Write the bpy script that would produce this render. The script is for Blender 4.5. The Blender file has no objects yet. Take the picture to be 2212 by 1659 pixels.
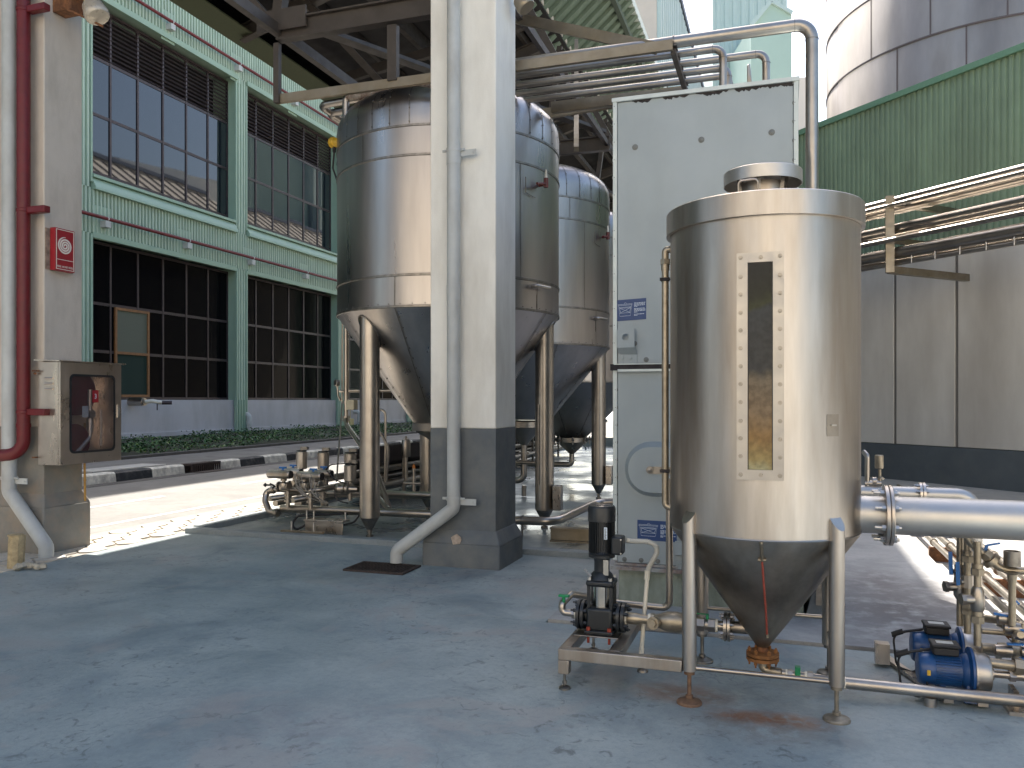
import bpy, math, random
from math import sin, cos, pi, radians, sqrt, atan2
from mathutils import Vector, Matrix
random.seed(7)
S = bpy.context.scene
C = S.collection
# ---------------------------------------------------------------- camera, sky, sun
YAW = radians(18.45); EYE = 1.6
cd = bpy.data.cameras.new('camera'); cam = bpy.data.objects.new('camera', cd); C.objects.link(cam)
cam.location = (0, 0, EYE); cam.rotation_euler = (pi/2, 0, YAW)
cd.sensor_width = 36; cd.lens = 36*1750/2212; cd.shift_y = (865-829.5)/2212
cd.clip_end = 2000; cd.clip_start = 0.05
S.camera = cam
SUN = Vector((-.405, .72, 1)).normalized()          # direction towards the sun
EL = math.asin(SUN.z)
w = bpy.data.worlds.new('World'); S.world = w; w.use_nodes = True
nt = w.node_tree; nt.nodes.clear()
sky = nt.nodes.new('ShaderNodeTexSky'); sky.sky_type = 'NISHITA'; sky.sun_disc = False
sky.sun_elevation = EL; sky.sun_rotation = atan2(SUN.x, SUN.y)
sky.air_density = 1.2; sky.dust_density = 3.0; sky.ozone_density = 1.0
bg = nt.nodes.new('ShaderNodeBackground'); bg.inputs[1].default_value = .14
wo = nt.nodes.new('ShaderNodeOutputWorld')
nt.links.new(sky.outputs[0], bg.inputs[0]); nt.links.new(bg.outputs[0], wo.inputs[0])
sl = bpy.data.lights.new('sun', 'SUN'); sl.energy = 4.8; sl.angle = radians(.5); sl.color = (1, .95, .87)
so = bpy.data.objects.new('sun', sl); C.objects.link(so); so.rotation_euler = (-SUN).to_track_quat('-Z', 'Y').to_euler()
so.location = (0, 0, 60)
S.view_settings.view_transform = 'Standard'; S.view_settings.look = 'None'
S.view_settings.gamma = 1; S.view_settings.exposure = 1.3
S.render.resolution_x = 1024; S.render.resolution_y = 768
S.render.engine = 'CYCLES'
S.cycles.max_bounces = 8; S.cycles.glossy_bounces = 5; S.cycles.diffuse_bounces = 4
# ---------------------------------------------------------------- measuring helpers (metres from sightings)
FW = Vector((-sin(YAW), cos(YAW), 0)); RT = Vector((cos(YAW), sin(YAW), 0)); UP = Vector((0, 0, 1)); O = Vector((0, 0, EYE))
def ray(px, py): return FW + RT*((px-1106)/1750) + UP*((865-py)/1750)
def on_y(px, py, Y): r = ray(px, py); return O + r*(Y/r.y)
def on_x(px, py, X): r = ray(px, py); return O + r*(X/r.x)
def on_z(px, py, Z=0): r = ray(px, py); return O + r*((Z-EYE)/r.z)
# ---------------------------------------------------------------- mesh builder
def frame(d):
    d = Vector(d).normalized()
    a = Vector((0, 0, 1)) if abs(d.z) < .9 else Vector((1, 0, 0))
    s = d.cross(a).normalized(); return s, s.cross(d).normalized()
class MB:
    def __init__(s): s.v = []; s.f = []; s.m = []; s.k = 0
    def add(s, vs, fs):
        n = len(s.v); s.v += [Vector(q) for q in vs]
        for f in fs: s.f.append([i+n for i in f]); s.m.append(s.k)
        return s
    def box(s, a, b):
        x0, x1 = sorted((a[0], b[0])); y0, y1 = sorted((a[1], b[1])); z0, z1 = sorted((a[2], b[2]))
        return s.add([(x0,y0,z0),(x1,y0,z0),(x1,y1,z0),(x0,y1,z0),(x0,y0,z1),(x1,y0,z1),(x1,y1,z1),(x0,y1,z1)],
            [(0,3,2,1),(4,5,6,7),(0,1,5,4),(1,2,6,5),(2,3,7,6),(3,0,4,7)])
    def bar(s, p, q, w, h=None, up=(0,0,1), roll=0):
        """rectangular bar from p to q; w across, h along up"""
        h = h or w; p = Vector(p); q = Vector(q); d = (q-p).normalized(); u = Vector(up)
        if abs(d.dot(u)) > .98: u = Vector((0,1,0))
        a = d.cross(u).normalized(); b = a.cross(d).normalized()
        if roll: a, b = a*cos(roll)+b*sin(roll), b*cos(roll)-a*sin(roll)
        vs = [c + a*x*w/2 + b*y*h/2 for c in (p, q) for x, y in ((-1,-1),(1,-1),(1,1),(-1,1))]
        return s.add(vs, [(3,2,1,0),(4,5,6,7),(0,1,5,4),(1,2,6,5),(2,3,7,6),(3,0,4,7)])
    def ibeam(s, p, q, w, h, t=.02):
        p = Vector(p); q = Vector(q); z = Vector((0,0,1))
        s.bar(p+z*(h/2-t/2), q+z*(h/2-t/2), w, t); s.bar(p-z*(h/2-t/2), q-z*(h/2-t/2), w, t)
        return s.bar(p, q, t, h-2*t-.001)
    def cyl(s, p, q, r, r2=None, n=16, cap=True):
        r2 = r if r2 is None else r2; p = Vector(p); q = Vector(q); a, b = frame(q-p)
        vs = [c + (a*cos(2*pi*i/n)+b*sin(2*pi*i/n))*rr for c, rr in ((p, r), (q, r2)) for i in range(n)]
        fs = [(i, n+i, n+(i+1)%n, (i+1)%n) for i in range(n)]
        if cap: fs += [tuple(range(n)), tuple(range(2*n-1, n-1, -1))]
        return s.add(vs, fs)
    def lathe(s, prof, c=(0,0,0), ax=(0,0,1), n=48, a0=0, a1=2*pi, ref=None):
        c = Vector(c); ax = Vector(ax).normalized()
        if ref: a = Vector(ref); b = ax.cross(a)
        elif abs(ax.z) > .99: a = Vector((1,0,0)); b = Vector((0,1,0))*(1 if ax.z > 0 else -1)
        else: a, b = frame(ax); b = -b
        full = abs(a1-a0-2*pi) < 1e-6; k = n if full else n+1; vs = []
        for r, z in prof:
            for i in range(k):
                t = a0 + (a1-a0)*i/n; vs.append(c + ax*z + (a*cos(t)+b*sin(t))*max(r, 1e-4))
        fs = []
        for j in range(len(prof)-1):
            for i in range(n):
                i2 = (i+1) % k; fs.append((j*k+i, j*k+i2, (j+1)*k+i2, (j+1)*k+i))
        return s.add(vs, fs)
    def sweep(s, path, r, n=12, bend=None, seg=6, cap=True):
        P = [Vector(p) for p in path]; pts = [P[0]]; bend = bend or r*2.4
        for i in range(1, len(P)-1):
            a = (P[i-1]-P[i]); b = (P[i+1]-P[i]); la, lb = a.length, b.length
            a.normalize(); b.normalize(); ang = a.angle(b)
            if ang > pi-.02: pts.append(P[i]); continue
            t = min(bend/math.tan(ang/2), la*.49, lb*.49); R = t*math.tan(ang/2)
            mid = (a+b).normalized(); cc = P[i]+mid*(R/sin(ang/2)); v0 = P[i]+a*t-cc; v1 = P[i]+b*t-cc
            tot = v0.angle(v1); ax = v0.cross(v1).normalized()
            for j in range(seg+1): pts.append(cc + Matrix.Rotation(tot*j/seg, 3, ax) @ v0)
        pts.append(P[-1]); a, b = frame(pts[1]-pts[0]); vs = []; k = len(pts); pd = (pts[1]-pts[0]).normalized()
        for i, p in enumerate(pts):
            d = (pts[min(i+1,k-1)]-pts[max(i-1,0)]).normalized()
            q = pd.rotation_difference(d); a = q @ a; b = q @ b; pd = d
            vs += [p + (a*cos(2*pi*j/n)+b*sin(2*pi*j/n))*r for j in range(n)]
        fs = [(i*n+j, (i+1)*n+j, (i+1)*n+(j+1)%n, i*n+(j+1)%n) for i in range(k-1) for j in range(n)]
        if cap: fs += [tuple(range(n)), tuple(range(k*n-1, (k-1)*n-1, -1))]
        return s.add(vs, fs)
    def prism(s, poly, ext):
        e = Vector(ext); n = len(poly); P = [Vector(p) for p in poly]
        return s.add(P+[p+e for p in P], [tuple(range(n-1,-1,-1)), tuple(range(n,2*n))]+[(i,(i+1)%n,n+(i+1)%n,n+i) for i in range(n)])
    def hexb(s, p, d, r, h): 
        p = Vector(p); d = Vector(d).normalized()
        s.cyl(p, p+d*h*.25, r*1.45, n=12); return s.cyl(p+d*h*.25, p+d*h, r, n=6)
    def flange(s, p, d, r, t, nb=8, br=.009, rin=None):
        """disc with a ring of bolts, centre plane at p, axis d"""
        p = Vector(p); d = Vector(d).normalized(); s.cyl(p-d*t/2, p+d*t/2, r, n=28); a, b = frame(d)
        for i in range(nb):
            t2 = 2*pi*(i+.5)/nb; c = p+(a*cos(t2)+b*sin(t2))*r*.8
            s.cyl(c-d*(t/2+br*1.6), c+d*(t/2+br*1.6), br, n=6); s.cyl(c-d*(t/2+br*3), c+d*(t/2+br*2.4), br*.5, n=6)
        return s
    def corr(s, o, u, v, nrm, L, H, pitch, dep, flat=.3):
        """trapezoid ribbed sheet: origin o, length along u, ribs along v, raised along nrm"""
        o = Vector(o); u = Vector(u).normalized(); v = Vector(v).normalized(); m = Vector(nrm).normalized()
        k = max(1, round(L/pitch)); p = L/k; prof = []
        for i in range(k):
            x = i*p; prof += [(x, 0), (x+p*(.5-flat+.12), 0), (x+p*.42, dep), (x+p*.86, dep), (x+p*.96, 0)]
        prof.append((L, 0)); n = len(prof)
        vs = [o+u*x+m*h for x, h in prof]+[o+u*x+m*h+v*H for x, h in prof]
        return s.add(vs, [(i, i+1, n+i+1, n+i) for i in range(n-1)])
ROOT = {}
def _mesh(name, mb, mats, off, smooth=32):
    me = bpy.data.meshes.new(name); me.from_pydata([v-off for v in mb.v], [], mb.f); me.update()
    for m in (mats if isinstance(mats, (list, tuple)) else [mats]): me.materials.append(m)
    me.polygons.foreach_set('material_index', mb.m)
    if smooth: me.shade_smooth(); me.set_sharp_from_angle(angle=radians(smooth))
    else: me.shade_flat()
    return me
def _bev(o, w, seg=2):
    b = o.modifiers.new('bevel', 'BEVEL'); b.width = w; b.segments = seg; b.limit_method = 'ANGLE'; b.angle_limit = radians(50)
def parts(name, mbs, mats, par, **k):
    for q in mbs: part(name, q, mats, par, **k)
def thing(name, label, cat, loc=(0,0,0), group=None):
    o = bpy.data.objects.new(name, None); C.objects.link(o); o.location = loc; o.empty_display_size = .2
    o['label'] = label; o['category'] = cat
    if group: o['group'] = group
    ROOT[o.name] = Vector(loc); return o
def part(name, mb, mats, par, label=None, bev=0, smooth=32):
    off = ROOT[par.name]; o = bpy.data.objects.new(name, _mesh(name, mb, mats, off, smooth)); C.objects.link(o)
    o.parent = par; ROOT[o.name] = off
    if label: o['label'] = label
    if bev: _bev(o, bev)
    return o
def single(name, mb, mats, label, cat, loc=(0,0,0), group=None, bev=0, smooth=32):
    o = bpy.data.objects.new(name, _mesh(name, mb, mats, Vector(loc), smooth)); C.objects.link(o); o.location = loc
    o['label'] = label; o['category'] = cat; ROOT[o.name] = Vector(loc)
    if group: o['group'] = group
    if bev: _bev(o, bev)
    return o
def struct(name, mb, mats, kind='structure', smooth=0):
    o = bpy.data.objects.new(name, _mesh(name, mb, mats, Vector(), smooth)); C.objects.link(o); o['kind'] = kind; return o
def text_mb(txt, size, o, u, v, ext=.002):
    cu = bpy.data.curves.new('txt', 'FONT'); cu.body = txt; cu.size = size; cu.align_x = 'CENTER'; cu.extrude = ext; cu.resolution_u = 3
    ob = bpy.data.objects.new('txt', cu); C.objects.link(ob)
    me = bpy.data.meshes.new_from_object(ob.evaluated_get(bpy.context.evaluated_depsgraph_get()))
    mb = MB(); o = Vector(o); u = Vector(u); v = Vector(v); nn = u.cross(v)
    mb.add([o+u*q.co.x+v*q.co.y+nn*q.co.z for q in me.vertices], [list(f.vertices) for f in me.polygons])
    bpy.data.objects.remove(ob); bpy.data.curves.remove(cu); bpy.data.meshes.remove(me); return mb
# ---------------------------------------------------------------- materials
def mat(name, base, rough=.6, metal=0, var=.12, vs=6, streak=1, dirt=None, dirt_amt=.0, dirt_s=3, bump=0, bs=60, rvar=.1, spec=.5, ior=None, aniso=0, coat=0, dstreak=1):
    m = bpy.data.materials.new(name); m.use_nodes = True; N = m.node_tree.nodes; L = m.node_tree.links
    b = N['Principled BSDF']; b.inputs['Metallic'].default_value = metal; b.inputs['Specular IOR Level'].default_value = spec
    if ior: b.inputs['IOR'].default_value = ior
    if coat: b.inputs['Coat Weight'].default_value = coat; b.inputs['Coat Roughness'].default_value = .15
    if aniso: b.inputs['Anisotropic'].default_value = aniso
    tc = N.new('ShaderNodeTexCoord')
    def noise(scale, det, z=1, off=0):
        mp = N.new('ShaderNodeMapping'); mp.inputs['Scale'].default_value = (1, 1, z); mp.inputs['Location'].default_value = (off, off*.7, off*.3)
        L.new(tc.outputs['Object'], mp.inputs[0])
        n = N.new('ShaderNodeTexNoise'); n.inputs['Scale'].default_value = scale; n.inputs['Detail'].default_value = det; n.inputs['Roughness'].default_value = .6
        L.new(mp.outputs[0], n.inputs['Vector']); return n.outputs[0]
    def ramp(src, stops):
        r = N.new('ShaderNodeValToRGB'); L.new(src, r.inputs[0]); e = r.color_ramp.elements
        while len(e) < len(stops): e.new(.5)
        for i, (p, c) in enumerate(stops): e[i].position = p; e[i].color = (*c[:3], 1) if hasattr(c, '__len__') else (c, c, c, 1)
        return r.outputs[0]
    lo = [c*(1-var) for c in base]; hi = [min(1, c*(1+var)) for c in base]
    n1 = noise(vs, 5, streak); col = ramp(n1, [(.3, lo), (.7, hi)])
    if dirt:
        mx = N.new('ShaderNodeMix'); mx.data_type = 'RGBA'
        L.new(ramp(noise(dirt_s, 7, dstreak, 5.3), [(.52-dirt_amt*.3, (0,0,0)), (.72, (min(1,dirt_amt*1.6),)*3)]), mx.inputs[0])
        L.new(col, mx.inputs[6]); mx.inputs[7].default_value = (*dirt, 1); col = mx.outputs[2]
    L.new(col, b.inputs['Base Color'])
    L.new(ramp(noise(vs*2.3, 4, streak, 2.1), [(.3, max(.02, rough-rvar)), (.7, min(1, rough+rvar))]), b.inputs['Roughness'])
    if bump:
        bp = N.new('ShaderNodeBump'); bp.inputs['Strength'].default_value = bump; bp.inputs['Distance'].default_value = .01
        L.new(noise(bs, 4, streak if metal else 1, 9.), bp.inputs['Height']); L.new(bp.outputs[0], b.inputs['Normal'])
    m['n'] = 1
    return m
def flat(name, base, rough=.5, metal=0): return mat(name, base, rough, metal, var=.06, vs=20, rvar=.03)
T = {}
T['steel'] = mat('brushed_stainless', (.51,.485,.455), .38, 1, var=.13, vs=7, streak=.08, dirt=(.29,.235,.18), dirt_amt=.6, dirt_s=3.5, dstreak=.16, bump=.03, bs=4, rvar=.06)
T['tank'] = mat('polished_cladding', (.45,.42,.40), .31, 1, var=.12, vs=2.5, streak=.1, dirt=(.20,.17,.15), dirt_amt=.3, dirt_s=2, dstreak=.12, bump=.22, bs=1.3, rvar=.05)
T['steel2'] = mat('stainless_tube', (.43,.39,.345), .33, 1, var=.08, vs=2.5, dirt=(.24,.2,.155), dirt_amt=.3, dirt_s=3, rvar=.03)
T['conedark'] = mat('stained_stainless', (.42,.37,.31), .42, 1, var=.2, vs=3, streak=.3, dirt=(.15,.125,.10), dirt_amt=.6, dirt_s=3, dstreak=.5, bump=.03, bs=8)
T['seam'] = mat('seam_metal', (.27,.25,.225), .4, 1, var=.3, vs=12)
T['rust'] = mat('rust', (.24,.10,.04), .85, 0, var=.4, vs=30, dirt=(.09,.04,.02), dirt_amt=.6, dirt_s=18, bump=.5, bs=90)
T['rustpipe'] = mat('flaking_pipe', (.42,.38,.32), .7, .2, var=.3, vs=25, dirt=(.12,.05,.025), dirt_amt=.8, dirt_s=14, bump=.5, bs=70)
T['white'] = mat('white_masonry_paint', (.82,.80,.73), .75, var=.035, vs=2, dirt=(.48,.44,.37), dirt_amt=.3, dirt_s=3, dstreak=.3, bump=.16, bs=70)
T['beige'] = mat('beige_masonry_paint', (.56,.50,.43), .8, var=.05, vs=3, dirt=(.25,.21,.16), dirt_amt=.2, dirt_s=5, dstreak=.3, bump=.18, bs=60)
T['greyp'] = mat('grey_masonry_paint', (.115,.13,.14), .7, var=.12, vs=4, dirt=(.2,.2,.18), dirt_amt=.4, dirt_s=4, bump=.18, bs=60)
T['greyb'] = mat('worn_base_paint', (.21,.205,.185), .8, var=.12, vs=4, dirt=(.33,.25,.18), dirt_amt=.35, dirt_s=5, bump=.25, bs=40)
T['pvc'] = mat('grey_pvc', (.47,.49,.48), .45, var=.05, vs=8, dirt=(.3,.28,.25), dirt_amt=.3, dirt_s=5, dstreak=.4)
T['pvcw'] = mat('white_pvc', (.72,.69,.6), .4, var=.05, vs=8, dirt=(.4,.35,.25), dirt_amt=.2)
T['red'] = mat('red_pipe_paint', (.135,.005,.009), .45, var=.12, vs=8, dirt=(.07,.005,.007), dirt_amt=.3, dirt_s=10)
T['green'] = mat('mint_cladding', (.385,.50,.40), .5, var=.05, vs=1.5, dirt=(.24,.31,.25), dirt_amt=.2, dirt_s=2, dstreak=.25, rvar=.05)
T['green2'] = mat('mint_trim', (.28,.405,.31), .45, var=.04, vs=2, rvar=.05)
T['dgreen'] = mat('green_cladding', (.255,.345,.225), .5, var=.10, vs=1.2, dirt=(.17,.225,.15), dirt_amt=.45, dirt_s=1.5, dstreak=.2)
T['sgreen'] = mat('green_soffit_sheet', (.15,.20,.145), .6, var=.1, vs=1.5, dirt=(.08,.11,.07), dirt_amt=.3)
T['pgreen'] = mat('pale_green_cladding', (.50,.60,.55), .6, var=.05, vs=.4)  # far tower: distance haze is put into this pale colour
T['bronze'] = mat('bronze_frame', (.055,.042,.045), .4, .3, var=.15, vs=8)
T['wood'] = mat('brown_frame', (.22,.10,.035), .6, var=.2, vs=8)
T['greywall'] = mat('grey_plinth_render', (.47,.465,.48), .85, var=.05, vs=1.2, dirt=(.3,.29,.28), dirt_amt=.3, dirt_s=1.2, dstreak=.3, bump=.1)
T['panelw'] = mat('pale_panel_wall', (.70,.68,.62), .7, var=.05, vs=1, dirt=(.44,.41,.36), dirt_amt=.55, dirt_s=.8, dstreak=.25)
T['dband'] = mat('dark_band_paint', (.10,.12,.132), .75, var=.1, vs=1.5, dirt=(.16,.17,.17), dirt_amt=.2)
T['beam'] = mat('roof_steel_paint', (.068,.056,.047), .5, .1, var=.15, vs=3, dirt=(.035,.027,.02), dirt_amt=.35, dirt_s=4)
T['beamd'] = mat('roof_purlin_paint', (.035,.028,.024), .6, .1, var=.2, vs=3)
T['tray'] = mat('tray_steel', (.30,.26,.20), .42, .8, var=.15, vs=4, dirt=(.2,.15,.08), dirt_amt=.4, dirt_s=3)
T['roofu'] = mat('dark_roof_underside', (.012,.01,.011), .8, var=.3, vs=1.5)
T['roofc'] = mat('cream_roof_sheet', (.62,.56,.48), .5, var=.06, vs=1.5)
T['box'] = mat('galvanised_pale_paint', (.325,.368,.385), .5, .15, var=.045, vs=2.5, dirt=(.27,.31,.31), dirt_amt=.3, dirt_s=2.5, dstreak=.25, rvar=.06)
T['boxe'] = mat('casing_edge_trim', (.52,.57,.56), .45, .3, var=.06, vs=5)
T['grime'] = mat('black_grime', (.035,.03,.03), .9, var=.4, vs=12)
T['plinth'] = mat('mossy_plinth', (.30,.34,.29), .85, var=.15, vs=3, dirt=(.08,.09,.06), dirt_amt=.6, dirt_s=4, dstreak=.5, bump=.3)
T['black'] = mat('black_cast_paint', (.013,.016,.019), .42, var=.2, vs=15, coat=.15)
T['chrome'] = mat('polished_sleeve', (.66,.61,.53), .14, 1, var=.05, vs=6)
T['bolt'] = mat('zinc_bolt', (.55,.53,.50), .35, .9, var=.15, vs=30)
T['redcap'] = flat('red_oxide_bolt', (.28,.045,.025), .6)
T['blue'] = mat('blue_motor_paint', (.008,.055,.18), .38, var=.15, vs=12, coat=.2)
T['bluel'] = flat('blue_handle', (.02,.14,.42), .4)
T['greenl'] = flat('green_handle', (.01,.22,.08), .4)
T['yellow'] = mat('yellow_housing', (.62,.38,.03), .4, var=.12, vs=12)
T['signblue'] = flat('blue_sign_sheet', (.008,.045,.16), .4)
T['signwhite'] = flat('white_print', (.6,.68,.75), .5)
T['signred'] = flat('red_sign_face', (.30,.014,.022), .4)
T['signw'] = flat('cream_print', (.75,.68,.6), .5)
T['rubber'] = flat('black_rubber', (.012,.012,.014), .6)
T['brass'] = mat('aged_brass_fitting', (.40,.345,.265), .42, .85, var=.15, vs=20, dirt=(.2,.16,.11), dirt_amt=.3)
T['cabinet'] = mat('cabinet_stainless', (.56,.50,.44), .32, 1, var=.12, vs=3, streak=.4, dirt=(.3,.25,.2), dirt_amt=.2, bump=.5, bs=4)
T['silo'] = mat('silo_cladding', (.31,.275,.24), .5, .5, var=.2, vs=.5, streak=.3, dirt=(.15,.125,.115), dirt_amt=.45, dirt_s=.5, dstreak=.25, bump=.12, bs=2)
T['silow'] = mat('pale_silo', (.8,.8,.78), .6, var=.05, vs=.5)
T['cream'] = mat('cream_wall_sheet', (.62,.56,.47), .6, var=.05, vs=.6)
T['grate'] = mat('rusty_grate', (.06,.045,.04), .7, .3, var=.3, vs=20)
def glassy(name, base, rough, ior, trans=0):
    m = bpy.data.materials.new(name); m.use_nodes = True; b = m.node_tree.nodes['Principled BSDF']
    b.inputs['Base Color'].default_value = (*base, 1); b.inputs['Roughness'].default_value = rough; b.inputs['IOR'].default_value = ior
    b.inputs['Transmission Weight'].default_value = trans; return m
T['glass'] = glassy('tinted_glass', (.006,.008,.014), .03, 1.85)
T['glassd'] = glassy('dark_glass', (.003,.003,.004), .05, 1.22)
T['glassd'].node_tree.nodes['Principled BSDF'].inputs['Specular IOR Level'].default_value = .2
T['acrylic'] = glassy('grimy_acrylic', (.35,.32,.28), .12, 1.45, .85)
# --- ground-like materials with stains and painted-in shade marks, in world metres
def ground_mat(name, c1, c2, rough, scale, marks=(), bump=.2, lines=None, spec=.5, rlo=None, blot=None, blot_s=1.2, scuff=None):
    m = bpy.data.materials.new(name); m.use_nodes = True; N = m.node_tree.nodes; L = m.node_tree.links; b = N['Principled BSDF']
    b.inputs['Specular IOR Level'].default_value = spec
    g = N.new('ShaderNodeNewGeometry'); pos = g.outputs['Position']
    def noise(sc, det=6, vec=pos, off=0, dist=0):
        mp = N.new('ShaderNodeMapping'); mp.inputs['Location'].default_value = (off, off, 0); L.new(vec, mp.inputs[0])
        n = N.new('ShaderNodeTexNoise'); n.inputs['Scale'].default_value = sc; n.inputs['Detail'].default_value = det; n.inputs['Roughness'].default_value = .62
        n.inputs['Distortion'].default_value = dist; L.new(mp.outputs[0], n.inputs['Vector']); return n.outputs[0]
    def mr(src, a, bb, c=0, d=1):
        n = N.new('ShaderNodeMapRange'); n.inputs[1].default_value = a; n.inputs[2].default_value = bb; n.inputs[3].default_value = c; n.inputs[4].default_value = d
        L.new(src, n.inputs[0]); return n.outputs[0]
    def mix(f, a, bcol):
        mx = N.new('ShaderNodeMix'); mx.data_type = 'RGBA'; L.new(f, mx.inputs[0]); 
        if hasattr(a, 'is_linked') or not hasattr(a, '__len__'): L.new(a, mx.inputs[6])
        else: mx.inputs[6].default_value = (*a, 1)
        mx.inputs[7].default_value = (*bcol, 1); return mx.outputs[2]
    def mul(a, bb):
        n = N.new('ShaderNodeMath'); n.operation = 'MULTIPLY'; L.new(a, n.inputs[0])
        if isinstance(bb, (int, float)): n.inputs[1].default_value = bb
        else: L.new(bb, n.inputs[1])
        return n.outputs[0]
    col = mix(mr(noise(scale), .35, .65), c1, c2)
    col = mix(mul(mr(noise(scale*18, 3, off=7), .45, .75), .4), col, [c*.70 for c in c1])
    col = mix(mul(mr(noise(scale*70, 2, off=17), .55, .75), .3), col, [min(1, c*1.35) for c in c2])
    if blot: col = mix(mul(mr(noise(blot_s, 8, off=3, dist=.6), .50, .66), .7), col, blot)
    if scuff:
        col = mix(mul(mr(noise(.9, 9, off=31, dist=1.5), .55, .62), .5), col, scuff)
        col = mix(mul(mul(mr(noise(11, 10, off=41, dist=1.2), .56, .68), mr(noise(.7, 3, off=71), .42, .58)), .8), col, [c*.45 for c in c1])
        col = mix(mul(mr(noise(26, 4, off=51), .68, .74), .7), col, [c*.4 for c in c1])
        vo = N.new('ShaderNodeTexVoronoi'); vo.feature = 'DISTANCE_TO_EDGE'; vo.inputs['Scale'].default_value = .33; L.new(pos, vo.inputs['Vector'])
        ad = N.new('ShaderNodeVectorMath'); ad.operation = 'ADD'; nn = N.new('ShaderNodeTexNoise'); nn.inputs['Scale'].default_value = 2.2; nn.inputs['Detail'].default_value = 6; L.new(pos, nn.inputs['Vector'])
        L.new(pos, ad.inputs[0]); L.new(nn.outputs['Color'], ad.inputs[1]); L.new(ad.outputs[0], vo.inputs['Vector'])
        col = mix(mul(mul(mr(vo.outputs['Distance'], .0035, .0), mr(noise(.6, 3, off=61), .5, .6)), .55), col, [c*.45 for c in c1])
    for (x, y, rx, ry, cc, amt) in marks:
        mp = N.new('ShaderNodeMapping'); mp.vector_type = 'POINT'; mp.inputs['Location'].default_value = (-x/rx, -y/ry, 0); mp.inputs['Scale'].default_value = (1/rx, 1/ry, 0)
        L.new(pos, mp.inputs[0]); ln = N.new('ShaderNodeVectorMath'); ln.operation = 'LENGTH'; L.new(mp.outputs[0], ln.inputs[0])
        f = mul(mul(mr(ln.outputs['Value'], 1, .15), mr(noise(9/max(rx, ry)*.3+3, 8, off=x), .34, .52)), amt); col = mix(f, col, cc)
    L.new(col, b.inputs['Base Color'])
    r0 = rough if rlo is None else rlo
    L.new(mr(noise(scale*.8, 5, off=11), .4, .6, r0, rough), b.inputs['Roughness'])
    if bump:
        bp = N.new('ShaderNodeBump'); bp.inputs['Strength'].default_value = bump; bp.inputs['Distance'].default_value = .01
        L.new(noise(scale*30, 5), bp.inputs['Height']); L.new(bp.outputs[0], b.inputs['Normal'])
    return m
def gp(px, py): p = on_z(px, py); return p.x, p.y
RU = (.27,.10,.03)
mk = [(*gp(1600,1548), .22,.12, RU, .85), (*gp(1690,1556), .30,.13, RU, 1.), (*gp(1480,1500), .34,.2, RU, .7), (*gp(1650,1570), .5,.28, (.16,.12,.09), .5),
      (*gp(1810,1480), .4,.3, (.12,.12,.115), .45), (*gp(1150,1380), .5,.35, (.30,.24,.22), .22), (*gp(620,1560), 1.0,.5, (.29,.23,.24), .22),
      (*gp(1240,1450), .35,.2, (.30,.20,.15), .22), (*gp(1530,1500), .9,.45, (.10,.105,.11), .35), (*gp(760,1245), .6,.4, (.13,.14,.15), .4),  # wide dark mark under the tank is shade painted into the floor
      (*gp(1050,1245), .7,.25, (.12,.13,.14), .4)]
T['slab'] = ground_mat('painted_concrete_floor', (.235,.288,.303), (.345,.395,.395), .6, 1.5, mk, .25, rlo=.40, blot=(.16,.21,.235), blot_s=1.3, scuff=(.335,.325,.315))
T['pad'] = ground_mat('worn_concrete_pad', (.35,.35,.34), (.45,.44,.42), .7, 1.5,
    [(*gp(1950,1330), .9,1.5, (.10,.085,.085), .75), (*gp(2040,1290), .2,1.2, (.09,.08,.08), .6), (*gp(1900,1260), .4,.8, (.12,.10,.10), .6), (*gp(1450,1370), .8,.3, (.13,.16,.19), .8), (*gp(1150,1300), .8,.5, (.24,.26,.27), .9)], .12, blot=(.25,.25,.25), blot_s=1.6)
T['bund'] = ground_mat('wet_bund_floor', (.15,.175,.175), (.24,.265,.26), .5, .8, (), .05, rlo=.12, blot=(.33,.35,.34), blot_s=.9)
T['kerbc'] = ground_mat('painted_kerb', (.19,.22,.23), (.25,.28,.29), .6, 2, (), .1)
T['road'] = ground_mat('asphalt', (.20,.19,.175), (.25,.235,.215), .85, .6, (), .4, blot=(.17,.16,.15))
T['walk'] = ground_mat('grey_footway', (.16,.15,.14), (.21,.2,.185), .85, .8, (), .3, blot=(.11,.10,.09))
T['conc'] = ground_mat('yard_concrete', (.40,.385,.35), (.50,.48,.44), .85, .5, (), .2, blot=(.33,.32,.3))
T['soil'] = ground_mat('planting_soil', (.03,.035,.018), (.05,.05,.03), .95, 4, (), .8)
T['drain'] = ground_mat('damp_gutter', (.07,.065,.06), (.11,.10,.09), .8, 3, (), .3)
T['line'] = ground_mat('worn_white_line', (.62,.6,.56), (.45,.43,.4), .7, 5, (), .1)
T['paver'] = None
# ================================================================ SETTING
def sheet(name, m, x0, x1, y0, y1, z, thick=.02): struct(name, MB().box((x0, y0, z-thick), (x1, y1, z)), m)
struct('ground', MB().box((-400, -300, -.4), (400, 500, -.06)), T['conc'])
sheet('road', T['road'], -12.6, -7.95, -40, 120, -.03, .1)
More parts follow.
